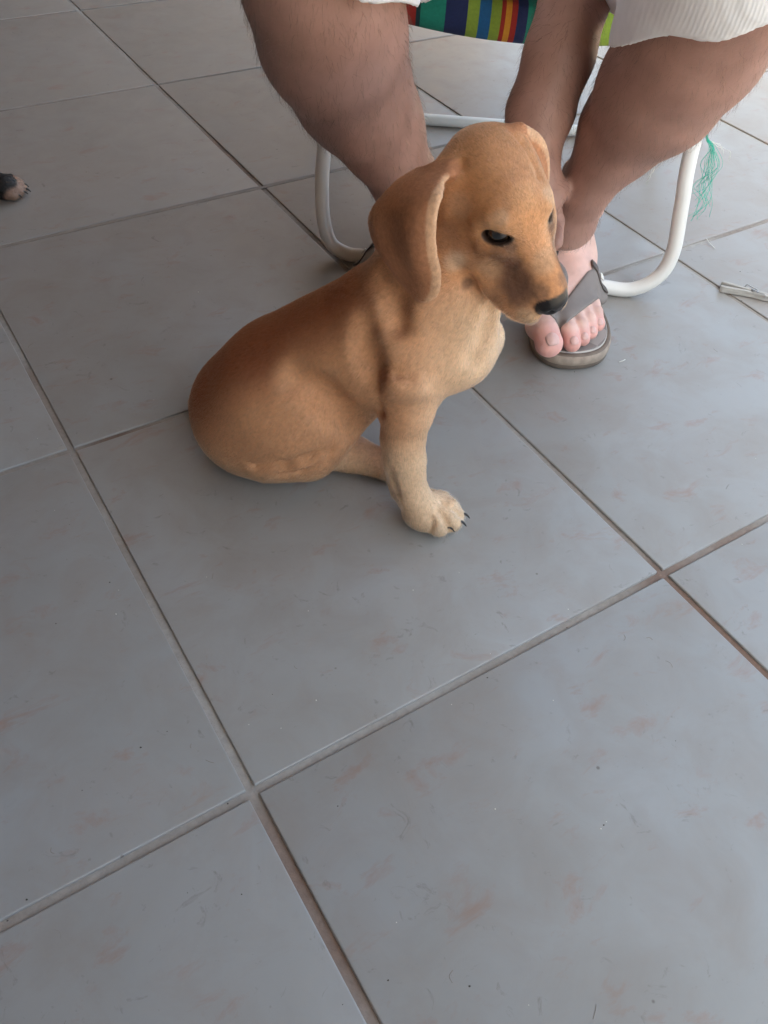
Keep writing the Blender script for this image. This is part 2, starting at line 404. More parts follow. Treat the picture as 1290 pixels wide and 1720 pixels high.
# head frame
HS = 0.97; HO = np.array([0.0366, -0.0131, 0.3332])
HF = np.array([0.7618, -0.576, -0.293]); HR = np.array([-0.6432, -0.716, -0.27]); HU = np.array([0.055, -0.3944, 0.917])
HM = np.stack([HF, HR, HU], 1)
def HP(f, s, u): return HO + HM @ (np.array([f, s, u]) * HS * 0.001)
def HE(S, c, r, k=0.01, op='add', tilt=0.0, yaw=0.0):
    M = HM
    if tilt: ct, st = math.cos(tilt), math.sin(tilt); M = M @ np.array([[ct, 0, -st], [0, 1, 0], [st, 0, ct]])
    if yaw: cy, sy = math.cos(yaw), math.sin(yaw); M = M @ np.array([[cy, -sy, 0], [sy, cy, 0], [0, 0, 1]])
    S.ell(HP(*c), np.array(r) * HS * 0.001, M, k, op)
def HC(S, a, ra, b, rb, k=0.008, op='add'): S.cone(HP(*a), ra * HS * 0.001, HP(*b), rb * HS * 0.001, k, op)

vx = 0.0017
S = Field(np.arange(-0.32, 0.13, vx), np.arange(-0.125, 0.115, vx), np.arange(-0.006, 0.42, vx))
# trunk
S.chain([DB(435, 690, 0.012, 114), DB(496, 652, 0.006, 116), DB(570, 602, 0.002, 102), DB(640, 562, 0, 96), DB(695, 550, 0, 92)], 0.03)
S.chain([DB(690, 556, 0.0, 88), DB(745, 562, 0.002, 71)], 0.03)              # chest
S.ell(DP(480, 705, 0.040), (0.062, 0.040, 0.058), None, 0.03)                # near thigh
S.chain([DB(470, 742, 0.040, 62), DB(520, 762, 0.034, 38)], 0.022)           # knee under the flank
S.ell(DP(680, 610, 0.030), (0.036, 0.030, 0.052), None, 0.025)               # near shoulder
S.cone(*DB(806, 566, -0.032, 40), *DB(772, 612, -0.022, 40), 0.02)           # far shoulder / chest
# neck
S.chain([DB(672, 520, 0.0, 84), DB(722, 462, 0.0, 82), DB(770, 410, 0.0, 84)], 0.025)
S.cone(*DB(790, 520, 0.004, 46), *DB(770, 590, 0.004, 56), 0.025)            # throat
# near foreleg
LEG = [DB(692, 640, 0.040, 48), DB(684, 690, 0.043, 40), DB(677, 735, 0.045, 33), DB(678, 772, 0.046, 31), DB(683, 800, 0.046, 26), DB(694, 832, 0.046, 24), DB(706, 855, 0.045, 27)]
S.chain(LEG, 0.012)
S.cone(*DB(662, 806, 0.045, 12), *DB(666, 828, 0.046, 10), 0.006)            # carpal pad fold
S.cone(*DB(697, 772, 0.046, 11), *DB(694, 795, 0.046, 11), 0.01)             # wrist knob
# near paw: four toes
PAW = DG(716, 866, 0.016)
S.ell(PAW + np.array([0.0, 0.004, 0.004]), (0.026, 0.024, 0.020), None, 0.01)
toes = [((722, 872), (738, 885), 13.0), ((735, 866), (758, 878), 12.6), ((738, 855), (765, 866), 11.5), ((728, 845), (752, 852), 10.5)]
CLAWS = []
for (ax_, ay_), (bx_, by_), rr in toes:
    a = DG(ax_, ay_, 0.021); b = DG(bx_, by_, 0.0125); rr *= 0.001
    mid_ = (a + b) / 2 + np.array([0, 0, 0.006])
    S.cone(a, rr * 0.72, mid_, rr * 0.92, 0.004); S.cone(mid_, rr * 0.92, b, rr * 0.82, 0.004)
    dv = b - a; dv[2] = 0; dv /= np.linalg.norm(dv); CLAWS.append((b + dv * rr * 0.62 + np.array([0, 0, 0.002]), dv))
# far foreleg, hidden behind the near one
S.chain([DB(735, 625, -0.038, 36), DB(695, 690, -0.036, 28), DB(682, 735, -0.034, 22), DB(682, 762, -0.032, 20)], 0.012)
fp = DG(680, 786, 0.014); S.ell(fp, (0.020, 0.016, 0.015), None, 0.01); S.cone(DP(682, 762, -0.032), 0.013, fp, 0.013, 0.01)
# hind foot reaching forward under the belly
h0, h1, h2 = DG(545, 757, 0.026), DG(590, 762, 0.020), DG(648, 782, 0.016)
S.chain([(h0, 0.021), (h1, 0.0175), (h2, 0.0165)], 0.014)
# tail tucked round behind the rump
S.chain([DB(352, 680, -0.03, 34), (np.array([-0.285, 0.075, 0.018]), 0.014), (np.array([-0.22, 0.10, 0.014]), 0.010)], 0.02)

# head
HE(S, (-38, 0, 5), (47, 36, 39), 0.014)
HE(S, (-8, 0, 6), (27, 26, 26), 0.016)
HC(S, (4, 0, -18), 24.5, (42, 0, -35), 19, 0.012)                            # muzzle
HC(S, (4, 0, 1), 14, (52, 0, -26), 10.5, 0.012)                              # bridge
HE(S, (33, 13, -46), (27, 12, 17), 0.008, 'add', -0.25); HE(S, (33, -13, -46), (27, 12, 17), 0.008, 'add', -0.25)   # flews
HC(S, (-8, 3, -46), 23, (36, 2, -57), 13, 0.010)                             # lower jaw
for sg in (1, -1):
    HE(S, (-16, 21 * sg, -20), (30, 17, 29), 0.016)                          # cheek
    HE(S, (2, 15.5 * sg, 15), (12, 9, 7.5), 0.010)                           # brow
    HE(S, (8, 17.5 * sg, -5), (14, 8, 7), 0.006)                             # under the eye
    HC(S, (-52, (32 if sg > 0 else 22) * sg, 10), 15, (-42, (36 if sg > 0 else 23) * sg, 6), 12, 0.02)               # ear root
S.cone(*DB(830, 472, 0.020, 33), *DB(868, 496, 0.022, 31), 0.014)           # lip corner, near side
# mouth line and furrows
for sg in (1, -1):
    HC(S, (57, 4 * sg, -50), 1.0, (36, 20 * sg, -62), 1.2, 0.004, 'sub'); HC(S, (36, 20 * sg, -62), 1.2, (8, 26 * sg, -54), 1.0, 0.004, 'sub')
# nose
HE(S, (58, 0, -34), (10.5, 13.5, 11.5), 0.003)
HC(S, (69, 0, -32), 0.7, (66, 0, -47), 0.9, 0.002, 'sub')
for sg in (1, -1): HE(S, (67.5, 6.2 * sg, -35), (3.4, 3.0, 2.2), 0.002, 'sub')
# eyes: almond opening cut into the lids
EYE_R = 10.6
EYE_C = (2.6, 17.2, 4.5)
for sg in (1, -1): HE(S, (6, 22.5 * sg, 4.6), (10.8, 11, 6.3), 0.003, 'sub', 0.18, -0.62 * sg)
# ears
def sheet_pts(rows, nu=34, nv=60, wav=1.0):
    rows = [(DP(*a), DP(*b), c) for a, b, c in rows]
    L = catmull([r[0] for r in rows], 12); Rg = catmull([r[1] for r in rows], 12); Cc = catmull([[r[2]] for r in rows], 12)[:, 0]
    ii = np.linspace(0, len(L) - 1, nv); out = []; rad = []
    for t in ii:
        i = min(int(t), len(L) - 2); w = t - i; l = L[i] * (1 - w) + L[i + 1] * w; r = Rg[i] * (1 - w) + Rg[i + 1] * w; c = Cc[i] * (1 - w) + Cc[i + 1] * w
        for u in np.linspace(0, 1, nu):
            p = l * (1 - u) + r * u; p = p + np.array([0, -1, 0]) * (c * math.sin(math.pi * u) + 0.0038 * wav * math.sin(8.5 * u + 1.2) * math.sin(math.pi * min(1, t / len(L) * 1.25))); out.append(p); rad.append(0.0026 + 0.0010 * math.sin(math.pi * u) + 0.0007 * max(0, u - 0.8) / 0.2)
    return np.array(out), np.array(rad)
near_rows = [((705, 285, 0.004), (764, 280, 0.020), 0.004), ((668, 308, 0.012), (750, 308, 0.043), 0.009), ((630, 352, 0.020), (732, 340, 0.059), 0.010),
             ((629, 388, 0.026), (725, 385, 0.067), 0.008), ((645, 425, 0.034), (727, 425, 0.066), 0.007), ((668, 458, 0.040), (734, 458, 0.059), 0.005), ((694, 487, 0.046), (732, 487, 0.055), 0.003), ((706, 497, 0.048), (722, 498, 0.052), 0.002)]
far_rows = [((850, 224, -0.020), (874, 212, -0.028), -0.001), ((874, 238, -0.032), (903, 233, -0.052), -0.004), ((893, 268, -0.044), (915, 262, -0.068), -0.006),
            ((903, 310, -0.048), (916, 308, -0.070), -0.006), ((904, 345, -0.046), (909, 348, -0.060), -0.003)]
P_, r_ = sheet_pts(near_rows); S.cloud(P_, r_, 0.008); NEAR_EAR = P_
P_, r_ = sheet_pts(far_rows); S.cloud(P_, r_, 0.006); FAR_EAR = P_
# skin creases, cut where the picture shows them on the modelled surface
def on_skin(x, y):
    q = ray(x, y); t = np.arange(0.50, 1.05, 0.0006); X = CAM[None] + t[:, None] * q[None]
    L = np.stack([(X - DO) @ DD, -((X - DO) @ DN), X[:, 2]], 1)
    ix = [np.clip(((L[:, i] - ax[0]) / vx).round().astype(int), 0, len(ax) - 1) for i, ax in enumerate((S.x, S.y, S.z))]
    hit = np.where(S.D[ix[0], ix[1], ix[2]] < 0)[0]
    return L[hit[0]] if len(hit) else None
def groove(pts, rad, k, op='sub', lift=0.0):
    P = [on_skin(*p) for p in pts]; P = [p for p in P if p is not None]
    cd = dog_p(CAM)
    P = [p + (cd - p) / np.linalg.norm(cd - p) * lift for p in P]
    for a, b in zip(P[:-1], P[1:]): S.cone(a, rad, b, rad, k, op)
groove([(612, 560), (618, 605), (636, 650)], 0.003, 0.024)
groove([(640, 690), (638, 668), (646, 646), (668, 633), (690, 636)], 0.0024, 0.009)
groove([(650, 655), (668, 645), (700, 648)], 0.004, 0.018, 'add', -0.002)
groove([(430, 786), (475, 784), (515, 774), (550, 758)], 0.0022, 0.014)
groove([(470, 799), (505, 794), (536, 783)], 0.0014, 0.007)
groove([(548, 776), (556, 762), (561, 748)], 0.0018, 0.006)
groove([(655, 792), (661, 813), (668, 829)], 0.0024, 0.006)
groove([(736, 858), (748, 874), (755, 892)], 0.0024, 0.005)
groove([(741, 842), (756, 855), (775, 866)], 0.0018, 0.004)
groove([(722, 866), (728, 880), (722, 894)], 0.0012, 0.004)
groove([(772, 274), (757, 296), (747, 314)], 0.0026, 0.007)
groove([(828, 516), (822, 556), (800, 596)], 0.0034, 0.016)
groove([(770, 455), (790, 482), (812, 506)], 0.0030, 0.010)
groove([(640, 470), (662, 505), (668, 545)], 0.003, 0.02)
groove([(860, 219), (880, 240), (896, 268), (906, 298)], 0.0020, 0.005)
groove([(585, 722), (566, 690), (540, 662), (500, 640)], 0.002, 0.030)
groove([(800, 372), (822, 368), (846, 374)], 0.0022, 0.006, 'add', -0.0012)
groove([(806, 418), (830, 421), (850, 416)], 0.0016, 0.006, 'add', -0.0012)
MARKS_AND_SHADE = [((868, 468), 15, (0.155, 0.08, 0.056), 0.82), ((874, 494), 12, (0.20, 0.105, 0.07), 0.7), ((861, 438), 8, (0.17, 0.085, 0.055), 0.75), ((858, 416), 5, (0.08, 0.04, 0.03), 0.7),  # dark cheek, ear notch and jaw crease spots are mostly painted shade
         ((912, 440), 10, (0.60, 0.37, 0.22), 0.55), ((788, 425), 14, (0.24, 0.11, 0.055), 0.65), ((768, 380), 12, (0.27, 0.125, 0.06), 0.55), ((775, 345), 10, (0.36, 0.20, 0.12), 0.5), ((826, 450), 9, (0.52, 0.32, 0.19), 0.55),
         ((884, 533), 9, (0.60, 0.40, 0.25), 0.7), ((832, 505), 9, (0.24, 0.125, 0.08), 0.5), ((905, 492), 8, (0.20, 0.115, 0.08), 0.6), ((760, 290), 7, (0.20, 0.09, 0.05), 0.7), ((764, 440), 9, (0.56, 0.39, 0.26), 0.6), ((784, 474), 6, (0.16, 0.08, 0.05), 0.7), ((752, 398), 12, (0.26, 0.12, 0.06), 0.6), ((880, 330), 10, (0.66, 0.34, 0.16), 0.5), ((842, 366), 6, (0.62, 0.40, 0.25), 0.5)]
MARKS_AND_SHADE = [(on_skin(*p), r * 0.001, np.array(c), w) for p, r, c, w in MARKS_AND_SHADE]; MARKS_AND_SHADE = [m_ for m_ in MARKS_AND_SHADE if m_[0] is not None]  # far forehead spot paints a highlight; muzzle, brow and chin spots are coat
S.floor(0.0006, 0.010)
DV, DF = S.mesh(); DV = relax(DV, DF, 2, 0.4)
dN, dA = vnormals(DV, DF)

def head_local(P): return ((P - HO) @ HM) / (HS * 0.001)
def near_cloud(P, Q, step=6):
    Q = Q[::step]; out = np.empty(len(P))
    for i in range(0, len(P), 40000): out[i:i + 40000] = np.sqrt(((P[i:i + 40000, None] - Q[None]) ** 2).sum(2).min(1))
    return out
def coat(P, N):
    h = head_local(P); f, s_, u = h[:, 0], np.abs(h[:, 1]), h[:, 2]
    tan = np.array([0.66, 0.335, 0.175]); cream = np.array([0.82, 0.575, 0.37]); red = np.array([0.27, 0.075, 0.03]); head_c = np.array([0.60, 0.285, 0.13])
    x, y, z = P.T
    def lerp(a, b, t): return a * (1 - t[:, None]) + b * t[:, None]
    col = np.tile(tan, (len(P), 1))
    # saddle: darker red along the back line
    up = N[:, 2] * 0.55 - N[:, 0] * 0.75 + 0.20 * N[:, 1]
    col = lerp(col, red, 0.92 * sstep(-0.05, 0.75, up + 0.14 * lumps(P, 45, 3)) * sstep(0.29, 0.24, z))
    # cream chest, belly and legs
    ch = sstep(-0.04, 0.03, x) * sstep(0.30, 0.24, z); col = lerp(col, cream, 0.75 * ch * sstep(-0.3, 0.4, N[:, 0] - 0.1))
    leg = sstep(0.15, 0.09, z) * sstep(-0.07, -0.05, x); col = lerp(col, cream * 0.93, 0.7 * leg)
    col = lerp(col, cream * 0.95, 0.55 * sstep(0.06, 0.015, z) * sstep(-0.04, -0.08, x))
    # head
    hd = sstep(-80, -60, f) * sstep(-74, -60, u) * sstep(75, 60, s_) * sstep(0.27, 0.30, z + 0.0 * x)
    col = lerp(col, head_c, hd)
    col = lerp(col, head_c * np.array([1.3, 1.32, 1.35]), hd * 0.5 * sstep(14, 4, np.abs(h[:, 1])) * sstep(-30, 0, f) * sstep(60, 30, f))
    mz = hd * sstep(14, 32, f) * sstep(-26, -36, u + 0.35 * (f - 40)) ; col = lerp(col, np.array([0.13, 0.068, 0.045]), 0.9 * mz * (0.8 + 0.2 * lumps(P, 120, 9)) * sstep(66, 52, f))
    col = lerp(col, np.array([0.12, 0.055, 0.033]), 0.85 * hd * np.exp(-((f - 17) / 6) ** 2 - ((u + 8) / 12) ** 2) * sstep(6, 13, s_))     # tear line
    col = lerp(col, np.array([0.55, 0.35, 0.20]), 0.7 * hd * sstep(-46, -53, u + 0.15 * (f - 40)) * sstep(0, 20, f))                       # pale chin
    col = lerp(col, head_c * np.array([0.62, 0.55, 0.5]), 0.30 * hd * sstep(0.1, 0.7, lumps(P * np.array([1, 1, 0.45]), 150, 31)) * sstep(20, -10, f))
    col = lerp(col, np.array([0.66, 0.43, 0.25]), 0.5 * hd * np.exp(-((f - 3) / 10) ** 2 - ((u - 15) / 5) ** 2) * sstep(5, 12, s_))
    for c0, rr, cc, ww in MARKS_AND_SHADE:
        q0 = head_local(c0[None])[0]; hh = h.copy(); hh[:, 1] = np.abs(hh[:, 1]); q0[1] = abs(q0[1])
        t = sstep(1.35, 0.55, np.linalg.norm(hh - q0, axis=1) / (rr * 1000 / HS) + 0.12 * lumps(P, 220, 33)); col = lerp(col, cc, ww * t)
    # ears
    en = near_cloud(P, NEAR_EAR); ef = near_cloud(P, FAR_EAR); er = np.maximum(sstep(0.009, 0.005, en), sstep(0.009, 0.005, ef))
    col = lerp(col, np.array([0.46, 0.20, 0.10]), er * 0.9)
    lit_rim_d = np.minimum(near_cloud(P, NEAR_EAR.reshape(60, 34, 3)[6:, 33], 1), near_cloud(P, FAR_EAR.reshape(60, 34, 3)[4:, 33], 1))
    col = lerp(col, np.array([0.74, 0.46, 0.28]), 0.8 * sstep(0.0062, 0.0042, lit_rim_d))  # bright rim painted on the ear edges as if they catch light
    col = col * (1 + 0.07 * lumps(P, 60, 5) + 0.03 * lumps(P, 200, 6))[:, None]
    # dark skin: nose, eye rims, lips
    nose = sstep(1.16, 1.06, np.sqrt(((f - 58.5) / 11) ** 2 + (h[:, 1] / 14.2) ** 2 + ((u + 34) / 12) ** 2)) * sstep(49, 53, f - 0.35 * (u + 34))
    rim = 0
    for sg in (1, -1):
        q = np.sqrt(((f - 6.0) / 12.8) ** 2 + ((h[:, 1] - 20 * sg) / 14) ** 2 + ((u - 3.6 - 0.18 * f) / 7.4) ** 2); rim = np.maximum(rim, sstep(1.12, 0.96, q))
    lip = sstep(2.2, 0.8, np.abs(u + 50 + 0.3 * (57 - f))) * sstep(30, 40, f) * hd * 0.5
    dark = np.maximum(np.maximum(nose, rim * 0.92), lip)
    col = lerp(col, np.array([0.017, 0.015, 0.016]), dark)
    return np.clip(col, 0.005, 0.9), nose, rim, er
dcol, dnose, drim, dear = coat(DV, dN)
puppy = empty('puppy', 'tan short-haired puppy with floppy ears sitting on the grey tiles', 'dog', DOG_M)
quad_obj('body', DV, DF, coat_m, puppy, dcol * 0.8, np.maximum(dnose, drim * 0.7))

# eyes
eye_m, ent, eb = mat('dark_brown_eye'); eb.inputs['Roughness'].default_value = 0.04
tc = nd(ent, 'ShaderNodeTexCoord'); sx = nd(ent, 'ShaderNodeSeparateXYZ'); ent.links.new(tc.outputs['Object'], sx.inputs[0])
ER = EYE_R * HS * 0.001; mr = nd(ent, 'ShaderNodeMapRange'); mr.inputs[1].default_value = -ER; mr.inputs[2].default_value = ER; ent.links.new(sx.outputs[2], mr.inputs[0])
er_ = ramp(ent, mr.outputs[0], [(0.0, (0.5, 0.45, 0.42)), (0.70, (0.42, 0.36, 0.34)), (0.735, (0.012, 0.010, 0.010)), (0.78, (0.045, 0.026, 0.016)), (0.90, (0.035, 0.02, 0.013)), (0.925, (0.004, 0.004, 0.004))])
ent.links.new(er_.outputs[0], eb.inputs['Base Color']); eb.inputs['Coat Weight'].default_value = 1.0; eb.inputs['Coat Roughness'].default_value = 0.015
for sg in (1, -1):
    bm = bmesh.new(); bmesh.ops.create_uvsphere(bm, u_segments=32, v_segments=24, radius=ER)
    e = bm_obj('eye', bm, eye_m, puppy, True); e.location = HP(EYE_C[0], EYE_C[1] * sg, EYE_C[2])
    e.rotation_euler = Vector(HM @ np.array([0.66, 0.74 * sg, -0.06])).to_track_quat('Z', 'Y').to_euler()
claw_m = simple('dark_claw', (0.035, 0.028, 0.026), 0.35, var=0.3, scale=300)
for p, dv in CLAWS:
    pts = [p - dv * 0.004, p + dv * 0.002 + np.array([0, 0, 0.0008]), p + dv * 0.005 - np.array([0, 0, 0.001]), p + dv * 0.0078 - np.array([0, 0, 0.0048])]
    pts = [np.array([q[0], q[1], max(q[2], 0.0016)]) for q in pts]
    Vt, Ft = tube(catmull(pts, 4), np.linspace(0.0023, 0.0005, 13), 10); mesh_obj('claw', Vt, Ft, claw_m, puppy)

# coat hairs
rng = np.random.default_rng(11)
NH = 260000
w = np.ones(len(DF)); fc = DV[DF].mean(1)
nose_f = dnose[DF].max(1); rim_f = drim[DF].max(1)
w *= (1 - sstep(0.05, 0.3, nose_f)) * (1 - sstep(0.25, 0.6, rim_f)); w *= (fc[:, 2] > 0.003)
hw = sstep(0.27, 0.31, fc[:, 2]); w *= 1 + 1.3 * hw
roots, rn = sample_surface(DV, DF, dN, dA, NH, rng, np.maximum(w, 0))
hl = head_local(roots); hd = sstep(-85, -60, hl[:, 0]) * sstep(0.265, 0.30, roots[:, 2])
flow = np.tile(np.array([-0.55, 0, -0.85]), (NH, 1))
lower = sstep(0.17, 0.12, roots[:, 2]) * sstep(-0.09, -0.05, roots[:, 0]); flow = flow * (1 - lower[:, None]) + np.array([0.15, 0, -1.0]) * lower[:, None]
hflow = -HF[None] * 1.0 - HU[None] * 0.25; flow = flow * (1 - hd[:, None]) + hflow * hd[:, None]
er_h = np.maximum(sstep(0.010, 0.006, near_cloud(roots, NEAR_EAR)), sstep(0.010, 0.006, near_cloud(roots, FAR_EAR)))
flow = flow * (1 - er_h[:, None]) + np.array([0.02, -0.02, -1.0]) * er_h[:, None]
flow += 0.18 * np.stack([lumps(roots, 120, 20 + i) for i in range(3)], 1) + rng.normal(0, 0.11, (NH, 3))
flow -= rn * (flow * rn).sum(1)[:, None]; flow /= np.linalg.norm(flow, axis=1)[:, None] + 1e-9
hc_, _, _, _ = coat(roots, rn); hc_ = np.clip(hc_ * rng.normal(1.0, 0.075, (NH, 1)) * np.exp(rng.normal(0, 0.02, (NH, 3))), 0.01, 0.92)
ln = (0.0062 - 0.0026 * hd - 0.0015 * er_h) * rng.uniform(0.7, 1.2, NH)
ln *= 1 - 0.55 * sstep(25, 45, hl[:, 0]) * hd
fur = hair_obj('fur', roots - rn * 0.0003, flow, rn, ln, np.full(NH, 0.00009), hc_, fur_m, puppy, lift=0.30, curl=0.05, rng=rng)
fur['kind'] = 'stuff'
# whiskers
wr = []; wd = []
for sg in (1, -1):
    for k in range(9):
        f_ = rng.uniform(30, 48); wr.append(HP(f_, 16.5 * sg, rng.uniform(-48, -40))); wd.append(HM @ np.array([rng.uniform(-.5, .3), sg * 1.0, rng.uniform(-.7, -.1)]))
for k in range(8): wr.append(HP(rng.uniform(-16, 4), 31, -34 - rng.uniform(0, 8))); wd.append(HM @ np.array([rng.uniform(-.6, .2), 0.7, -0.8]))
wr = np.array(wr); wd = np.array(wd); wd /= np.linalg.norm(wd, axis=1)[:, None]
wk = hair_obj('whiskers', wr, wd, np.tile([0, 0, -1.0], (len(wr), 1)), rng.uniform(0.014, 0.026, len(wr)), np.full(len(wr), 0.00013), np.tile([0.55, 0.45, 0.33], (len(wr), 1)), fur_m, puppy, lift=0.3)
wk['kind'] = 'stuff'

# ================================================================ the folding chair
white_m, nt, b = mat('chipped_white_paint')
tc = nd(nt, 'ShaderNodeTexCoord'); n1 = noise(nt, tc.outputs['Object'], 38, 6, 0.65); n2 = noise(nt, tc.outputs['Object'], 7, 3)
col = ramp(nt, n2.outputs[0], [(0.35, (0.68, 0.67, 0.64)), (0.65, (0.76, 0.76, 0.75))]).outputs[0]
chip = ramp(nt, n1.outputs[0], [(0.70, (0, 0, 0)), (0.73, (1, 1, 1))]).outputs[0]
nt.links.new(mix(nt, chip, col, (0.30, 0.22, 0.16)), b.inputs['Base Color']); b.inputs['Roughness'].default_value = 0.35
bump(nt, b, n1.outputs[0], 0.15, 0.001)
chair = empty('folding_chair', 'white tubular folding chair with striped fabric seat under the person', 'chair', PORCH_M)
TR = 0.0098
def at_plane(x, y, f0, fr, fz):          # picture point on the plane a = f0 + fr*r + fz*z
    q = to_p(ray(x, y)); c = to_p(CAM); t = (f0 + fr * c[0] + fz * c[2] - c[1]) / (q[1] - fr * q[0] - fz * q[2]); return c + q * t
FP = (0.797, -0.10, 0.30)
def grounded(p): return np.array([p[0], p[1], max(p[2], TR)])
fl = [grounded(at_plane(x, y, *FP)) for x, y in ((545, 215), (541, 300), (543, 365), (556, 408), (583, 432), (612, 440))]
fr_ = [grounded(at_plane(x, y, *FP)) for x, y in ((1000, 487), (1058, 489), (1104, 466), (1130, 425), (1145, 345), (1166, 235))]
def extend(p, q, z): t = (z - q[2]) / (q[2] - p[2]); return q + (q - p) * t
topL = np.array([fl[0][0] - 0.004, FP[0] + 0.30 * 0.40, 0.40]); topR = np.array([fr_[-1][0] + 0.012, FP[0] - 0.05 + 0.30 * 0.40, 0.40])
mid = [(fl[-1] * (1 - t) + fr_[0] * t) for t in (0.2, 0.5, 0.8)]
V_, F_ = tube(catmull([topL] + fl + mid + fr_ + [topR], 8), TR, 16); mesh_obj('front_leg_tube', V_, F_, white_m, chair)
ra_ = 1.275
rear = [(-0.045, 0.92, 0.40), (-0.062, 1.20, 0.085), (-0.06, 1.25, 0.03), (-0.03, ra_, TR + .001), (0.02, ra_, TR), (0.23, ra_, TR), (0.44, ra_, TR), (0.49, ra_, TR + .001), (0.52, 1.25, 0.03), (0.522, 1.20, 0.085), (0.50, 0.92, 0.40)]
V_, F_ = tube(catmull(rear, 8), TR, 16); mesh_obj('rear_leg_tube', V_, F_, white_m, chair)
seatloop = [(-0.012, 0.90, 0.335), (-0.015, 1.05, 0.33), (-0.02, 1.22, 0.33), (-0.02, 1.36, 0.52), (-0.02, 1.50, 0.80), (0.02, 1.53, 0.86), (0.23, 1.535, 0.87), (0.44, 1.53, 0.86), (0.475, 1.50, 0.80), (0.475, 1.36, 0.52), (0.475, 1.22, 0.33), (0.47, 1.05, 0.33), (0.465, 0.88, 0.335)]
V_, F_ = tube(catmull(seatloop, 6), TR, 14); mesh_obj('seat_frame_tube', V_, F_, white_m, chair)
# striped cloth: stripes run front to back
cloth_m, nt, b = mat('striped_chair_cloth')
tc = nd(nt, 'ShaderNodeTexCoord'); sx = nd(nt, 'ShaderNodeSeparateXYZ'); nt.links.new(tc.outputs['Object'], sx.inputs[0])
mr = nd(nt, 'ShaderNodeMapRange'); mr.inputs[1].default_value = 0.0; mr.inputs[2].default_value = 0.46; nt.links.new(sx.outputs[0], mr.inputs[0])
p0 = at_z(697, 18, 0.30)[0]; p1 = at_z(866, 40, 0.30)[0]
def rs(px_): return (p0 + (px_ - 697) / (866 - 697) * (p1 - p0)) / 0.46
teal = (0.02, 0.30, 0.22); navy = (0.02, 0.035, 0.13); lime = (0.33, 0.50, 0.07); blue = (0.02, 0.16, 0.42); red = (0.42, 0.03, 0.025); orange = (0.75, 0.36, 0.04); dk = (0.015, 0.06, 0.07)
seq = [(697, dk), (706, teal), (748, navy), (783, lime), (803, blue), (822, lime), (839, red), (848, orange), (857, red), (866, navy), (885, teal)]
stops = [(0.0, orange), (rs(697) * 0.30, navy), (rs(697) * 0.45, lime), (rs(697) * 0.60, teal), (rs(697) * 0.8, red)] + [(rs(a), c) for a, c in seq] + [(min(0.99, rs(885) + k * 0.09), c) for k, c in enumerate((orange, lime, blue, navy, red), 1)]
rp_ = ramp(nt, mr.outputs[0], stops[:30]); rp_.color_ramp.interpolation = 'CONSTANT'
n1 = noise(nt, tc.outputs['Object'], 300, 2)
nt.links.new(mix(nt, 0.25, rp_.outputs[0], ramp(nt, n1.outputs[0], [(0.3, (0.2, 0.2, 0.2)), (0.7, (0.5, 0.5, 0.5))]).outputs[0], 'OVERLAY'), b.inputs['Base Color'])
b.inputs['Roughness'].default_value = 0.85; bump(nt, b, n1.outputs[0], 0.3, 0.001)
def cloth_grid(path, r0, r1, sag, nu=40):
    P = catmull(path, 6); V = []; F = []; nv = len(P)
    for j, (a, z) in enumerate(P):
        for i in range(nu + 1):
            u = i / nu; V.append((r0 + (r1 - r0) * u, a, z - sag[min(j * len(sag) // nv, len(sag) - 1)] * (1 - (2 * u - 1) ** 2)))
    for j in range(nv - 1):
        for i in range(nu): q = j * (nu + 1) + i; F.append((q, q + 1, q + nu + 2, q + nu + 1))
    return V, F
zf = 0.335
path = [(0.99, zf - 0.045), (0.93, zf - 0.040), (0.885, zf - 0.034), (0.868, zf - 0.018), (0.868, zf + 0.004), (0.885, zf + 0.014), (0.95, zf + 0.012), (1.05, zf - 0.01), (1.15, zf - 0.005), (1.24, zf + 0.04), (1.36, zf + 0.19), (1.50, zf + 0.47), (1.545, zf + 0.55)]
V_, F_ = cloth_grid(path, -0.012, 0.467, [0.03]); sc_ = mesh_obj('seat_cloth', V_, F_, cloth_m, chair)
md = sc_.modifiers.new('thick', 'SOLIDIFY'); md.thickness = 0.0025

# ================================================================ the seated person
skin_m, nt, b = mat('tanned_skin')
at = nd(nt, 'ShaderNodeAttribute', attribute_name='tint'); tc = nd(nt, 'ShaderNodeTexCoord')
n1 = noise(nt, tc.outputs['Object'], 35, 4); n2 = noise(nt, tc.outputs['Object'], 420, 3)
v1 = ramp(nt, n1.outputs[0], [(0.3, (0.86, 0.82, 0.80)), (0.7, (1.1, 1.08, 1.06))]).outputs[0]
nt.links.new(mix(nt, 1.0, at.outputs['Color'], v1, 'MULTIPLY'), b.inputs['Base Color']); b.inputs['Roughness'].default_value = 0.52
b.inputs['Subsurface Weight'].default_value = 0.12; b.inputs['Subsurface Radius'].default_value = (0.008, 0.003, 0.0015); b.inputs['Subsurface Scale'].default_value = 1.0
bump(nt, b, n2.outputs[0], 0.22, 0.001)
person = empty('person', 'seated person in white shorts and grey flip-flops leaning down behind the puppy', 'person', PORCH_M)

def spaced(lo, f0, f1, hi, fine, coarse):
    return np.concatenate([np.arange(lo, f0, coarse), np.arange(f0, f1, fine), np.arange(f1, hi, coarse)])
B = Field(spaced(-0.32, 0.0, 0.40, 0.66, 0.0021, 0.008), spaced(0.28, 0.57, 0.90, 1.30, 0.0021, 0.008), spaced(-0.004, 0.0, 0.34, 1.28, 0.0021, 0.008))
def PB(x, y, D, rpx): p = at_d(x, y, D); return p, rpx * mpp(p)
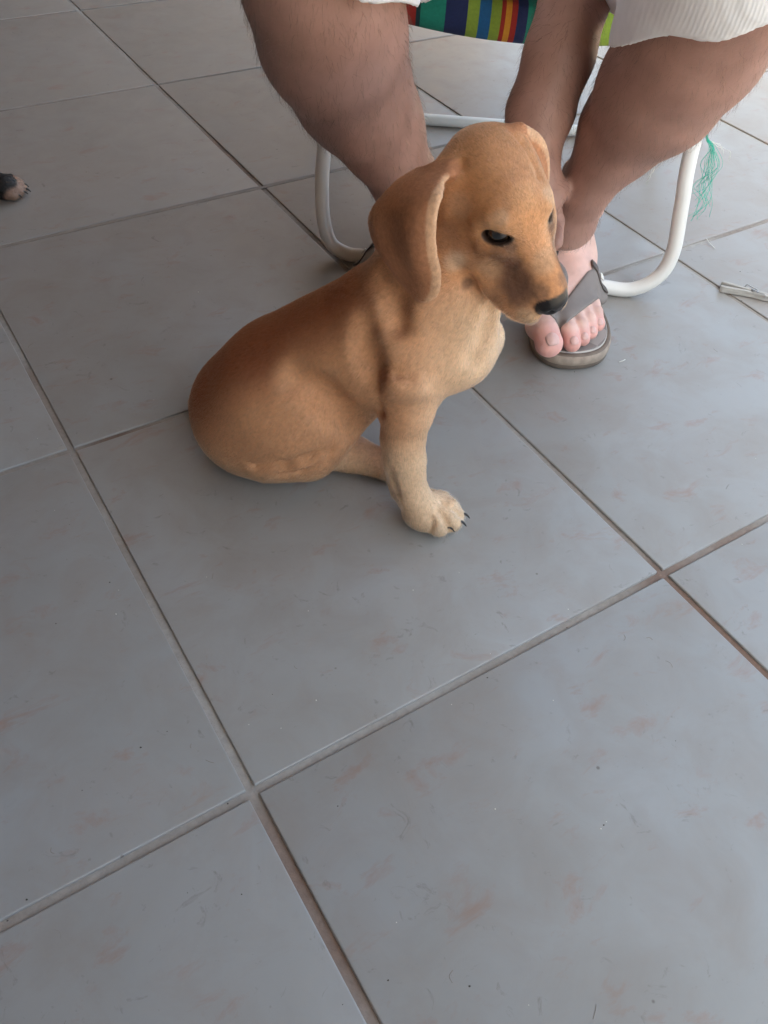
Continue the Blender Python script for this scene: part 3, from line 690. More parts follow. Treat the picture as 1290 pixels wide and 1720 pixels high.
# foot frames: origin on the ground under the heel, forward along the foot, side towards the big toe
class Foot:
    def __init__(s, heel, fwd, side):
        s.h = np.array([*heel, 0.0]); s.f = np.array([*fwd, 0.0]); s.f /= np.linalg.norm(s.f); s.s = np.array([-s.f[1], s.f[0], 0]) * side
    def __call__(s, x, y, z): return s.h + s.s * x + s.f * y + np.array([0, 0, z])
    def inv(s, p): q = np.asarray(p) - s.h; return np.array([q @ s.s, q @ s.f, q[2]])
RFOOT = Foot((0.318, 0.872), (-0.012, -0.29), -1)        # the foot seen beyond the puppy's nose
LFOOT = Foot((0.118, 0.868), (-0.085, -0.27), 1)         # the foot hidden by the puppy's back
ST = 0.024                                                # sole height
tp = [((907, 547, 0.046), (922, 577, 0.0415), 0.0158, 0.0172), ((947, 538, 0.043), (961, 577, 0.0350), 0.0100, 0.0108), ((967, 529, 0.042), (979, 569, 0.0335), 0.0090, 0.0094),
      ((981, 521, 0.040), (992, 558, 0.0330), 0.0088, 0.0092), ((994, 512, 0.038), (1004, 545, 0.0325), 0.0086, 0.0094)]
TOES = [(RFOOT.inv(at_z(*a)), RFOOT.inv(at_z(*c)), ra, rb) for a, c, ra, rb in tp]
def foot(B, T, ank):
    g = lambda p: T(*p)
    for i, (a, c, ra, rb) in enumerate(TOES):
        kn = a * 0.45 + c * 0.55 + np.array([0, 0, 0.005])
        B.cone(g(a), ra, g(kn), ra, 0.003); B.cone(g(kn), ra, g(c), rb, 0.003)
        B.cone(g(a), ra * 1.05, T(a[0] * 0.55 - 0.003, 0.115, 0.058 - 0.003 * i), 0.016, 0.010)      # metatarsal
    B.cone(T(0.006, 0.03, 0.052), 0.028, T(0.002, 0.10, 0.056), 0.030, 0.02)
    B.cone(T(0.002, 0.10, 0.056), 0.030, T(-0.005, 0.165, 0.045), 0.020, 0.02)
    B.ell(T(0.0, 0.032, 0.058), (0.031, 0.031, 0.034), None, 0.015)                                # heel
    B.cone(T(0.004, 0.055, 0.075), 0.030, ank[0], ank[1], 0.02)
    B.ell(T(0.034, 0.062, 0.098), (0.010, 0.012, 0.012), None, 0.012); B.ell(T(-0.031, 0.052, 0.092), (0.010, 0.012, 0.012), None, 0.012)
    B.cone(T(0.0, 0.018, 0.07), 0.016, ank[0] + np.array([0, 0.02, 0.05]), 0.016, 0.02)                # heel cord
rank = PB(955, 372, 0.985, 43); lank = PB(690, 345, 0.955, 50)
foot(B, RFOOT, rank); foot(B, LFOOT, lank)
B.cut((0, 0, ST - 0.0005), (0, 0, -1), 0.004)
# shanks
RSH = [rank, PB(982, 318, 0.94, 42), PB(1044, 228, 0.88, 70), PB(1108, 152, 0.815, 104), PB(1168, 66, 0.755, 122), PB(1205, 0, 0.715, 126)]
LSH = [lank, PB(678, 300, 0.915, 54), PB(640, 230, 0.865, 70), PB(592, 148, 0.80, 99), PB(558, 60, 0.735, 124), PB(540, -40, 0.68, 136)]
B.chain(RSH, 0.012); B.chain(LSH, 0.012)
RK = RSH[-1][0] + np.array([0.008, -0.022, 0.035]); LK = LSH[-1][0] + np.array([-0.006, -0.015, 0.03])
B.cone(RSH[-1][0], RSH[-1][1], RK, 0.060, 0.012); B.cone(LSH[-1][0], LSH[-1][1], LK, 0.060, 0.012)
RH = np.array([0.285, 1.00, 0.425]); LH = np.array([0.125, 1.00, 0.425])
B.cone(RK, 0.062, RH, 0.085, 0.015); B.cone(LK, 0.062, LH, 0.085, 0.015)
# calf muscle, shin edge and kneecap
for SH, sg in ((RSH, 1), (LSH, -1)):
    B.ell(SH[3][0] + np.array([0.003 * sg, 0.018, -0.004]), (0.038, 0.044, 0.060), None, 0.02); B.ell(SH[2][0] + np.array([-0.004 * sg, 0.014, 0.02]), (0.030, 0.036, 0.045), None, 0.02)
    B.cone(SH[1][0] + np.array([0, -0.020, 0.012]), 0.012, SH[3][0] + np.array([0, -0.038, 0.03]), 0.018, 0.02)
# trunk leaning forward, head, arms
B.cone((0.205, 1.03, 0.44), 0.125, (0.205, 0.93, 0.66), 0.125, 0.06); B.cone((0.205, 0.93, 0.66), 0.125, (0.205, 0.80, 0.88), 0.13, 0.06)
for sg in (-1, 1): B.cone((0.205, 0.80, 0.90), 0.10, (0.205 + sg * 0.165, 0.78, 0.92), 0.062, 0.05)
B.cone((0.205, 0.76, 0.97), 0.060, (0.205, 0.70, 1.06), 0.058, 0.04)
B.ell((0.205, 0.655, 1.13), (0.076, 0.098, 0.105), None, 0.02); B.ell((0.205, 0.605, 1.075), (0.055, 0.055, 0.06), None, 0.03)
B.cone((0.205, 0.565, 1.115), 0.012, (0.205, 0.545, 1.085), 0.016, 0.012)
for sg in (-1, 1):
    B.ell((0.205 + sg * 0.078, 0.67, 1.105), (0.010, 0.022, 0.034), None, 0.006); B.ell((0.205 + sg * 0.033, 0.563, 1.128), (0.017, 0.012, 0.010), None, 0.006, 'sub')
B.cone((0.185, 0.553, 1.055), 0.003, (0.225, 0.553, 1.055), 0.003, 0.006, 'sub')
# arm between the knees
wr_ = PB(893, 268, 0.90, 44)
ARM = [(np.array([0.372, 0.775, 0.90]), 0.058), (at_d(1010, -190, 0.82), 0.045), PB(968, -10, 0.84, 58), PB(940, 90, 0.86, 58), PB(906, 190, 0.885, 54), wr_]
B.chain(ARM, 0.010)
hand_c = at_d(905, 330, 0.915)
B.cone(wr_[0], 0.024, hand_c, 0.027, 0.015); B.cone(at_d(897, 312, 0.905), 0.018, at_d(928, 316, 0.915), 0.0125, 0.012)
fing = [((926, 338), (934, 372), (934, 408)), ((916, 346), (922, 388), (920, 428)), ((902, 350), (906, 396), (902, 434)), ((889, 348), (890, 388), (884, 420))]
for k, (p, q, r) in enumerate(fing):
    dd = 0.925 + 0.004 * k; a_, b_, c_ = at_d(*p, dd), at_d(*q, dd + 0.012), at_d(*r, dd + 0.004)
    B.cone(hand_c, 0.016, a_, 0.0105, 0.006); B.cone(a_, 0.0100, b_, 0.0092, 0.003); B.cone(b_, 0.0092, c_, 0.0078, 0.003)
t0, t1, t2 = at_d(882, 300, 0.905), at_d(868, 335, 0.895), at_d(868, 368, 0.90)
B.cone(hand_c, 0.016, t0, 0.0125, 0.01); B.cone(t0, 0.012, t1, 0.0105, 0.005); B.cone(t1, 0.0105, t2, 0.0085, 0.004)
# other arm resting on the thigh
B.chain([(np.array([0.04, 0.775, 0.90]), 0.058), (np.array([-0.075, 0.74, 0.665]), 0.044), (np.array([-0.03, 0.545, 0.585]), 0.030)], 0.025)
hl_ = np.array([-0.015, 0.485, 0.570]); B.cone((-0.03, 0.545, 0.585), 0.026, hl_, 0.027, 0.015)
for k in range(4):
    q0 = hl_ + np.array([-0.03 + 0.019 * k, -0.035, 0.004]); q1 = q0 + np.array([0.0, -0.035, -0.018]); B.cone(hl_, 0.016, q0, 0.0105, 0.008); B.cone(q0, 0.010, q1, 0.0085, 0.004)
B.cone(hl_, 0.016, hl_ + np.array([0.045, -0.015, 0.0]), 0.010, 0.01)
PV, PF = B.mesh(); PV = relax(PV, PF, 2, 0.4); pN, pA = vnormals(PV, PF)
def skin(P):
    leg = np.array([0.35, 0.205, 0.168]); pale = np.array([0.70, 0.47, 0.41]); pink = np.array([0.72, 0.36, 0.33])
    z = P[:, 2]; col = np.tile(leg, (len(P), 1)) * (1 + 0.10 * lumps(P, 30, 2) + 0.06 * lumps(P, 110, 8))[:, None]
    arm = sstep(0.07, 0.05, np.abs(P[:, 0] - (0.245 + 0.15 * (z - 0.3)))) * sstep(0.62, 0.66, P[:, 1]) * sstep(0.16, 0.2, z) * (P[:, 0] > 0.17)
    col = col * (1 - 0.75 * arm[:, None]) + np.array([0.56, 0.34, 0.29]) * 0.75 * arm[:, None]
    ft = sstep(0.150, 0.098, z + 0.10 * (P[:, 1] - 0.75)); col = col * (1 - ft[:, None]) + pale * ft[:, None]
    for T in (RFOOT, LFOOT):
        L = np.stack([(P - T.h) @ T.s, (P - T.h) @ T.f, z], 1)
        for i, (a, c, ra, rb) in enumerate(TOES):
            dst = np.linalg.norm(L - c, axis=1); t = sstep(rb * 1.9, rb * 0.8, dst); col = col * (1 - 0.75 * t[:, None]) + pink * 0.75 * t[:, None]
    return np.clip(col, 0.01, 0.9)
pcol = skin(PV); quad_obj('body', PV, PF, skin_m, person, pcol)
# toenails
nail_m = simple('toenail', (0.66, 0.42, 0.38), 0.3, var=0.05, scale=200, bstr=0.05)
for T in (RFOOT, LFOOT):
    for i, (a, c, ra, rb) in enumerate(TOES):
        dv = c - a; dv[2] = -0.30 * np.linalg.norm(dv); dv /= np.linalg.norm(dv); sd = np.array([1.0, 0, 0]); sd -= dv * (sd @ dv); sd /= np.linalg.norm(sd); up = np.cross(sd, dv) * (1 if np.cross(sd, dv)[2] > 0 else -1)
        V = []; F = []; nu, nv = 8, 8; wx = rb * 0.48; ly = rb * 0.50
        for j in range(nv + 1):
            for q in range(nu + 1):
                u = (q / nu * 2 - 1); v = (j / nv * 2 - 1); rr = max(abs(u), abs(v)); u2 = u * math.sqrt(1 - v * v / 2.6); v2 = v * math.sqrt(1 - u * u / 2.6)
                hgt = math.sqrt(max(0.02, 1 - (0.60 * u2) ** 2 - (0.50 * v2 + 0.18) ** 2)) * (rb + 0.0004)
                V.append(T(*(c + sd * wx * u2 + dv * (ly * v2 + rb * 0.24) + up * hgt)))
        for j in range(nv):
            for q in range(nu): k = j * (nu + 1) + q; F.append((k, k + 1, k + nu + 2, k + nu + 1))
        o = mesh_obj('toenail', V, F, nail_m, person); md = o.modifiers.new('thick', 'SOLIDIFY'); md.thickness = 0.0008; md.offset = 0
# body hair on shanks and forearm
rng = np.random.default_rng(5); fc = PV[PF].mean(1)
hw = ((fc[:, 2] > 0.11) & (fc[:, 2] < 0.46) & (fc[:, 1] < 0.92)).astype(float)
roots, rn = sample_surface(PV, PF, pN, pA, 12000, rng, hw)
fl_ = np.tile([0, 0.25, -1.0], (len(roots), 1)) + rng.normal(0, 0.35, (len(roots), 3)); fl_ -= rn * (fl_ * rn).sum(1)[:, None]; fl_ /= np.linalg.norm(fl_, axis=1)[:, None]
hm = hair_material('dark_body_hair', 0.4)
lh = hair_obj('leg_hair', roots, fl_, rn, rng.uniform(0.006, 0.016, len(roots)), np.full(len(roots), 0.000075), np.tile([0.05, 0.03, 0.02], (len(roots), 1)), hm, person, lift=0.55, curl=0.08, rng=rng)
lh['kind'] = 'stuff'
hairm = simple('black_head_hair', (0.02, 0.016, 0.013), 0.6, var=0.3, scale=200)
Hh = Field(np.arange(0.10, 0.31, 0.006), np.arange(0.53, 0.79, 0.006), np.arange(1.0, 1.26, 0.006))
Hh.ell((0.205, 0.668, 1.142), (0.086, 0.106, 0.110), None, 0.01); Hh.cut((0.205, 0.60, 1.15), (0, -0.75, -0.66), 0.01)
V_, F_ = Hh.mesh(); quad_obj('hair', relax(V_, F_, 1), F_, hairm, person)

# shirt and shorts
cloth_w, nt, b = mat('white_shorts_knit')
tc = nd(nt, 'ShaderNodeTexCoord'); n1 = noise(nt, tc.outputs['Object'], 60, 4); wv = nd(nt, 'ShaderNodeTexWave'); wv.inputs['Scale'].default_value = 95; wv.inputs['Distortion'].default_value = 1.5
nt.links.new(tc.outputs['Object'], wv.inputs['Vector'])
nt.links.new(ramp(nt, n1.outputs[0], [(0.3, (0.74, 0.75, 0.78)), (0.7, (0.80, 0.81, 0.84))]).outputs[0], b.inputs['Base Color']); b.inputs['Roughness'].default_value = 0.9
ad = nd(nt, 'ShaderNodeMath', operation='ADD'); nt.links.new(wv.outputs['Fac'], ad.inputs[0]); nt.links.new(n1.outputs[0], ad.inputs[1]); bump(nt, b, ad.outputs[0], 0.10, 0.002)
G = Field(np.arange(-0.14, 0.54, 0.0032), np.arange(0.34, 1.20, 0.005), np.arange(0.27, 0.62, 0.0032))
def leg_cloth(G, SH, K, Hp, off, k, op):
    G.cone(SH[-2][0], SH[-2][1] + off, SH[-1][0], SH[-1][1] + off + 0.002, k, op); G.cone(SH[-1][0], SH[-1][1] + off + 0.002, K, 0.064 + off, k, op); G.cone(K, 0.064 + off + 0.004, Hp, 0.098 + off, k, op)
for off, op in ((0.011, 'add'), (0.0025, 'sub')):
    leg_cloth(G, RSH, RK, RH, off, 0.012, op); leg_cloth(G, LSH, LK, LH, off, 0.012, op)
    G.cone((0.205, 1.04, 0.45), 0.135 + off, (0.205, 1.0, 0.53), 0.132 + off, 0.02, op)
dr = RSH[-2][0] - RSH[-1][0]; dl = LSH[-2][0] - LSH[-1][0]
def hem(G, p, nrm, rc, sgn):
    nrm = nrm / np.linalg.norm(nrm); d = ((G.x - p[0]) * nrm[0])[:, None, None] + ((G.y - p[1]) * nrm[1])[None, :, None] + ((G.z - p[2]) * nrm[2])[None, None, :]
    wv_ = 0.004 * np.sin(G.x * 90 + 1)[:, None, None]; side = (sgn * (G.x - rc))[:, None, None]
    G.D = np.where(side > 0, np.maximum(G.D, d + wv_), G.D).astype(np.float32)
def hem_n(a, b): n_ = to_p(np.cross(ray(*a), ray(*b))); n_ /= np.linalg.norm(n_); return n_ if n_[2] < 0 else -n_
hem(G, at_d(1160, 54, 0.75), hem_n((1030, 72), (1290, 36)) + np.array([0.02, 0.05, -0.02]), 0.2, 1); hem(G, at_d(660, 2, 0.70), hem_n((640, -6), (705, 22)) + np.array([0.02, 0.05, -0.02]), 0.2, -1)
V_, F_ = G.mesh(); quad_obj('shorts', relax(V_, F_, 1), F_, cloth_w, person)
shirt_m = simple('grey_shirt', (0.30, 0.31, 0.33), 0.9, var=0.06, scale=25, bstr=0.2)
K_ = Field(np.arange(-0.06, 0.48, 0.006), np.arange(0.58, 1.24, 0.006), np.arange(0.46, 1.04, 0.006))
K_.cone((0.205, 1.03, 0.52), 0.142, (0.205, 0.93, 0.66), 0.135, 0.06); K_.cone((0.205, 0.93, 0.66), 0.135, (0.205, 0.80, 0.88), 0.139, 0.06)
for sg in (-1, 1): K_.cone((0.205, 0.80, 0.90), 0.108, (0.205 + sg * 0.165, 0.78, 0.92), 0.071, 0.05); K_.cone((0.205 + sg * 0.165, 0.78, 0.92), 0.071, (0.205 + sg * 0.185, 0.74, 0.80), 0.064, 0.03)
K_.cut((0, 0, 0.50), (0, 0, -1)); V_, F_ = K_.mesh(); quad_obj('shirt', relax(V_, F_, 2), F_, shirt_m, person)

# ================================================================ flip-flops
rub_m = simple('grey_brown_rubber', (0.165, 0.13, 0.105), 0.75, var=0.15, scale=90, bstr=0.25)
pad_m, nt, b = mat('two_tone_footbed'); tc = nd(nt, 'ShaderNodeTexCoord'); ck = nd(nt, 'ShaderNodeTexChecker'); ck.inputs['Scale'].default_value = 26
mp = nd(nt, 'ShaderNodeMapping'); mp.inputs['Rotation'].default_value = (0, 0, 0.55); nt.links.new(tc.outputs['Object'], mp.inputs[0]); mp.inputs['Location'].default_value = (0.013, 0.02, 0.0)
ck.inputs['Color1'].default_value = (0.30, 0.265, 0.245, 1); ck.inputs['Color2'].default_value = (0.205, 0.175, 0.165, 1); nt.links.new(mp.outputs[0], ck.inputs['Vector'])
nt.links.new(ck.outputs[0], b.inputs['Base Color']); b.inputs['Roughness'].default_value = 0.7
edge_m = simple('pale_rim', (0.50, 0.47, 0.44), 0.6, var=0.05); side_m = simple('tan_side_band', (0.30, 0.245, 0.20), 0.8, var=0.2, scale=120, bstr=0.3)
strap_m = simple('grey_strap', (0.20, 0.168, 0.152), 0.55, var=0.06, scale=60, bstr=0.1); strap_d = simple('dark_strap', (0.09, 0.07, 0.065), 0.6, var=0.1)
metal_m = simple('pale_rivet', (0.8, 0.78, 0.74), 0.3, 0.6, var=0.05)
OUT = [(0.000, 0.0), (-0.026, 0.010), (-0.036, 0.035), (-0.037, 0.075), (-0.040, 0.12), (-0.047, 0.175), (-0.053, 0.22), (-0.050, 0.255), (-0.035, 0.282), (-0.005, 0.296), (0.025, 0.294), (0.045, 0.272), (0.051, 0.235), (0.048, 0.19), (0.040, 0.145), (0.035, 0.10), (0.036, 0.06), (0.034, 0.03), (0.024, 0.008)]
def ring(scale_in, z):
    P = np.array(OUT + OUT[:1]); c = np.array([0.0, 0.148]); Q = catmull(np.column_stack([P, np.zeros(len(P))]), 5)[:-1, :2]
    v = Q - c; L = np.linalg.norm(v, axis=1)[:, None]; return np.column_stack([c + v * (1 - scale_in / L), np.full(len(Q), z)])
def loft(rings, cap_top=True, cap_bot=True):
    n = len(rings[0]); V = np.vstack(rings); F = []
    for j in range(len(rings) - 1):
        for i in range(n): F.append((j * n + i, j * n + (i + 1) % n, (j + 1) * n + (i + 1) % n, (j + 1) * n + i))
    if cap_bot: F.append(tuple(range(n - 1, -1, -1)))
    if cap_top: F.append(tuple((len(rings) - 1) * n + i for i in range(n)))
    return V, F
def surf_z(p):                                             # height of the skin above a porch point
    i = int(np.argmin(np.abs(B.x - p[0]))); j = int(np.argmin(np.abs(B.y - p[1]))); k1 = int(np.searchsorted(B.z, 0.078))
    c = B.D[i, j, :k1]; ins = np.where(c < 0)[0]; return float(B.z[ins[-1]]) if len(ins) else ST
def flipflop(T, label):
    M = np.eye(4); M[:3, 0] = T.s; M[:3, 1] = T.f; M[:3, 3] = T.h
    fo = empty('flip_flop', label, 'sandal', PORCH_M @ Matrix(M.tolist()))
    def add(name, VF, m_, par=fo): return mesh_obj(name, VF[0], VF[1], m_, par)
    add('sole', loft([ring(0.004, 0.0008), ring(0.0005, 0.003), ring(0.0, 0.0085)], False), rub_m)
    add('side_band', loft([ring(0.0, 0.0085), ring(-0.0012, 0.010), ring(-0.0008, 0.0165), ring(0.0008, 0.0185), ring(0.0022, 0.020)], False, False), side_m)
    add('rim', loft([ring(0.0022, 0.020), ring(0.0035, 0.0212), ring(0.0085, 0.0210), ring(0.0100, 0.0200)], False, False), rub_m)
    add('pale_edge', loft([ring(0.0098, 0.0198), ring(0.0104, 0.0216), ring(0.0118, 0.0214)], False, False), edge_m)
    add('footbed', loft([ring(0.0116, 0.019), ring(0.0118, 0.0209), ring(0.0160, 0.0212)]), pad_m)
    post = (TOES[0][0] * 0.4 + TOES[0][1] * 0.6) * 0.5 + (TOES[1][0] * 0.4 + TOES[1][1] * 0.6) * 0.5
    post = np.array([post[0] + 0.001, post[1] - 0.004, 0.022])
    for sg in (-1, 1):
        end = np.array([0.036 * sg, 0.140, 0.022]); ctrl = [post + np.array([0, -0.006, 0]), post + np.array([sg * 0.008, -0.020, 0]), np.array([sg * 0.024, 0.188, 0]), np.array([sg * 0.038, 0.163, 0]), end]
        Pc = catmull(ctrl, 8); n = len(Pc); V = []; F = []; nw = 8
        for i, p in enumerate(Pc):
            t = i / (n - 1); wd = 0.004 + 0.0105 * min(1, (t / 0.45)) ** 0.8; tg = Pc[min(i + 1, n - 1)] - Pc[max(i - 1, 0)]; tg[2] = 0; tg /= np.linalg.norm(tg); sd = np.array([-tg[1], tg[0], 0])
            for q in range(nw + 1):
                w_ = p + sd * wd * (q / nw * 2 - 1); zz = surf_z(T(w_[0], w_[1], 0)) + 0.0026; V.append([w_[0], w_[1], zz])
        V = np.array(V).reshape(n, nw + 1, 3)
        for _ in range(6):
            Z_ = V[:, :, 2].copy(); Z2 = Z_.copy(); Z2[1:-1] = np.maximum(Z_[1:-1], 0.5 * (Z_[:-2] + Z_[2:])); Z2[:, 1:-1] = np.maximum(Z2[:, 1:-1], 0.5 * (Z2[:, :-2] + Z2[:, 2:])); V[:, :, 2] = Z2
        V[-1, :, 2] = ST - 0.002; V[-2, :, 2] = np.minimum(V[-2, :, 2], V[-3, :, 2]); V[0, :, 2] = np.maximum(V[0, :, 2] - 0.004, 0.03)
        for i in range(n - 1):
            for q in range(nw): k = i * (nw + 1) + q; F.append((k, k + 1, k + nw + 2, k + nw + 1))
        o = add('strap', (V.reshape(-1, 3), F), strap_m); md = o.modifiers.new('thick', 'SOLIDIFY'); md.thickness = 0.003; md.offset = 1.0
        tabs = V[int(n * 0.80):int(n * 0.80) + 5]
        tv = tabs + np.array([0, 0, 0.0034]); m1 = tv.shape[0]
        ft_ = [(i * (nw + 1) + q, i * (nw + 1) + q + 1, (i + 1) * (nw + 1) + q + 1, (i + 1) * (nw + 1) + q) for i in range(m1 - 1) for q in range(nw)]
        o2 = mesh_obj('strap_tab', tv.reshape(-1, 3), ft_, strap_d, o); md = o2.modifiers.new('thick', 'SOLIDIFY'); md.thickness = 0.0016; md.offset = 1.0
        cc = tv[m1 // 2, nw // 2]; e1 = tv[m1 // 2, nw] - tv[m1 // 2, 0]; e2 = tv[-1, nw // 2] - tv[0, nw // 2]; nn = np.cross(e1, e2); nn /= np.linalg.norm(nn); nn *= 1 if nn[2] > 0 else -1; e1 /= np.linalg.norm(e1); e2 = np.cross(nn, e1)
        th = np.linspace(0, 2 * math.pi, 20)[:-1]
        loop = np.array([cc + nn * 0.0030 + 0.0042 * (math.cos(a) * e1 + math.sin(a) * e2) for a in np.linspace(0, 2 * math.pi, 24)])
        Vt, Ft = tube(loop, 0.0012, 8); mesh_obj('rivet', Vt, Ft, metal_m, o)
    Vt, Ft = tube(np.array([post + np.array([0, -0.002, -0.002]), post + np.array([0, -0.006, 0.008]), post + np.array([0, -0.012, 0.018])]), 0.0032, 10); add('toe_post', (Vt, Ft), strap_m)
    return fo
flipflop(RFOOT, 'worn grey flip-flop with wide riveted strap beyond the puppy\'s nose')
flipflop(LFOOT, 'grey flip-flop mostly hidden behind the puppy\'s back')

# ================================================================ small things
rng = np.random.default_rng(21)
def strands(paths, rad, seg=5):
    V = []; F = []
    for P in paths:
        v, f = tube(catmull(P, 5), rad, seg); o = len(V); V += list(v); F += [tuple(i + o for i in q) for q in f]
    return V, F
green_m = simple('green_plastic_fibre', (0.03, 0.52, 0.36), 0.4, var=0.15, scale=30, bstr=0); pale_m = simple('pale_thread', (0.75, 0.74, 0.70), 0.7, var=0.05, bstr=0)
TWP = (0.885, 0.0, 0.0)                                    # hangs just behind the right front tube
def tw(x, y): return at_plane(x, y, *TWP)
paths = []
anchor = np.array([0.472, 0.895, 0.327])
for k in range(26):
    j = lambda s_: rng.normal(0, s_, 3) * np.array([1, 1, 0.4])
    n_ = rng.integers(3, 6); wp = [(1187, 222), (1196, 246), (1192 + rng.normal(0, 9), 280), (1186 + rng.normal(0, 11), 312), (1178 + rng.normal(0, 10), 340), (1168 + rng.normal(0, 8), 366)][:n_ + 1]
    paths.append([anchor + j(0.002), anchor * 0.45 + tw(1183, 212) * 0.55 + j(0.003)] + [tw(*p) + j(0.0006 + 0.0016 * i) for i, p in enumerate(wp)])
V_, F_ = strands(paths, 0.00022)
tw_o = mesh_obj('frayed_twine', V_, F_, green_m); tw_o.matrix_world = PORCH_M
tag(tw_o, 'frayed green plastic twine hanging beside the right chair leg', 'twine')
paths = []
for (x, y), (x2, y2) in (((1205, 246), (1215, 262)), ((1222, 252), (1225, 268)), ((1200, 240), (1212, 252))):
    p, q = tw(x, y), tw(x2, y2); paths.append([tw(1194, 236), p, (p + q) / 2 + np.array([0.002, 0, 0.003]), q])
V_, F_ = strands(paths, 0.00032); mesh_obj('pale_strand', V_, F_, pale_m, tw_o)
# loose threads under the seat
paths = []
for (x, y) in ((1085, 308), (1080, 290), (1105, 283), (1118, 270), (1088, 298), (1100, 276)):
    q = at_plane(x, y, 0.90, 0, 0); top = np.array([0.40 + rng.normal(0, 0.004), 0.90, 0.30]); mid_ = (q + top) / 2 + np.array([rng.normal(0, 0.004), 0, 0])
    paths.append([top, mid_, q + np.array([rng.normal(0.002, 0.002), 0, 0.02]), q])
V_, F_ = strands(paths, 0.00038); mesh_obj('loose_thread', V_, F_, pale_m, chair)

# clothes peg at the picture's right edge
wood_m, nt, b = mat('weathered_peg_wood'); tc = nd(nt, 'ShaderNodeTexCoord'); mp = nd(nt, 'ShaderNodeMapping'); mp.inputs['Scale'].default_value = (18, 260, 260); nt.links.new(tc.outputs['Object'], mp.inputs[0])
n1 = noise(nt, mp.outputs[0], 1.0, 4); nt.links.new(ramp(nt, n1.outputs[0], [(0.3, (0.30, 0.285, 0.265)), (0.7, (0.50, 0.485, 0.46))]).outputs[0], b.inputs['Base Color']); b.inputs['Roughness'].default_value = 0.85
bump(nt, b, n1.outputs[0], 0.3, 0.001); steel_m = simple('dull_spring_steel', (0.42, 0.42, 0.42), 0.35, 0.9, var=0.1)
pa = at_z(1210, 481, 0.004); pb = at_z(1290, 500, 0.004); ang = math.atan2(pb[1] - pa[1], pb[0] - pa[0])
peg = empty('clothes_peg', 'weathered wooden clothes peg with steel spring lying on the tiles', 'peg', PORCH_M @ Matrix.Translation((pa[0], pa[1], 0)) @ Matrix.Rotation(ang, 4, 'Z'))
for sg in (-1, 1):
    prof = [(0.0, 0.0095), (0.004, 0.0108), (0.030, 0.0070), (0.046, 0.0052), (0.060, 0.0062), (0.074, 0.0048), (0.082, 0.0030), (0.082, 0.0002), (0.066, 0.0003), (0.046, 0.0010), (0.036, 0.0012), (0.0, 0.0052)]
    bm = bmesh.new(); n_ = len(prof); lo = [bm.verts.new((x, sg * y * 0.85, 0.0006)) for x, y in prof]; hi = [bm.verts.new((x, sg * y * 0.85, 0.0090)) for x, y in prof]
    bm.faces.new(lo[::-1] if sg < 0 else lo); bm.faces.new(hi if sg < 0 else hi[::-1])
    for i in range(n_): bm.faces.new((lo[i], lo[(i + 1) % n_], hi[(i + 1) % n_], hi[i]))
    bmesh.ops.recalc_face_normals(bm, faces=bm.faces[:]); bmesh.ops.bevel(bm, geom=bm.edges[:], offset=0.0005, segments=1, affect='EDGES'); bm_obj('prong', bm, wood_m, peg)
coil = [(0.046 + 0.0042 * math.cos(t), 0.0042 * math.sin(t), 0.0010 + 0.0098 * t / (8 * math.pi)) for t in np.linspace(0, 8 * math.pi, 90)]
arm_ = [(0.046 + 0.0042, 0.0005, 0.0112), (0.040, 0.0052, 0.0114), (0.034, 0.0085, 0.0112), (0.032, 0.0092, 0.006)]
arm2 = [(0.046 - 0.0042, -0.001, 0.0112), (0.052, -0.0058, 0.0113), (0.060, -0.0075, 0.0112), (0.062, -0.0078, 0.006)]
V_, F_ = strands([coil, arm_, arm2], 0.0007, 6); mesh_obj('spring', V_, F_, steel_m, peg)

# bits on the floor
def bit(name, pts, rad, m_, label, cat):
    V_, F_ = tube(catmull([at_z(x, y, z) for x, y, z in pts], 6), rad, 6); o = mesh_obj(name, V_, F_, m_); o.matrix_world = PORCH_M; return tag(o, label, cat)
bit('thread', [(1187, 401, .001), (1192, 408, .002), (1201, 417, .001)], 0.0005, pale_m, 'short pale thread lying near the chair leg and the peg', 'thread')
bit('thread', [(1040, 608, .001), (1046, 606, .002), (1050, 604, .001)], 0.0005, pale_m, 'tiny pale fibre lying right of the flip-flop toe', 'thread')
crumb_m = simple('dark_crumb', (0.06, 0.05, 0.045), 0.9, var=0.3); crumbw = simple('white_speck', (0.7, 0.68, 0.64), 0.9, var=0.1)
bm = bmesh.new()
for k in range(45):
    x, y = rng.uniform(-200, 1450), rng.uniform(150, 1750); p = at_z(x, y, 0.0004); s_ = rng.uniform(0.0003, 0.0008)
    r_ = bmesh.ops.create_icosphere(bm, subdivisions=1, radius=s_)
    for v in r_['verts']: v.co = Vector((v.co.x * rng.uniform(0.7, 1.6), v.co.y, v.co.z * 0.7)) + Vector(p)
cr = bm_obj('floor_grit', bm, crumb_m); cr.matrix_world = PORCH_M; cr['kind'] = 'stuff'; cr['label'] = 'scattered dark grit on the tiles'; cr['category'] = 'grit'
bm = bmesh.new()
for k in range(45):
    x, y = rng.uniform(-200, 1450), rng.uniform(150, 1750); p = at_z(x, y, 0.0003); s_ = rng.uniform(0.0003, 0.0007)
    r_ = bmesh.ops.create_icosphere(bm, subdivisions=1, radius=s_)
    for v in r_['verts']: v.co = v.co + Vector(p)
cr = bm_obj('floor_specks', bm, crumbw); cr.matrix_world = PORCH_M; cr['kind'] = 'stuff'; cr['label'] = 'scattered pale specks on the tiles'; cr['category'] = 'grit'

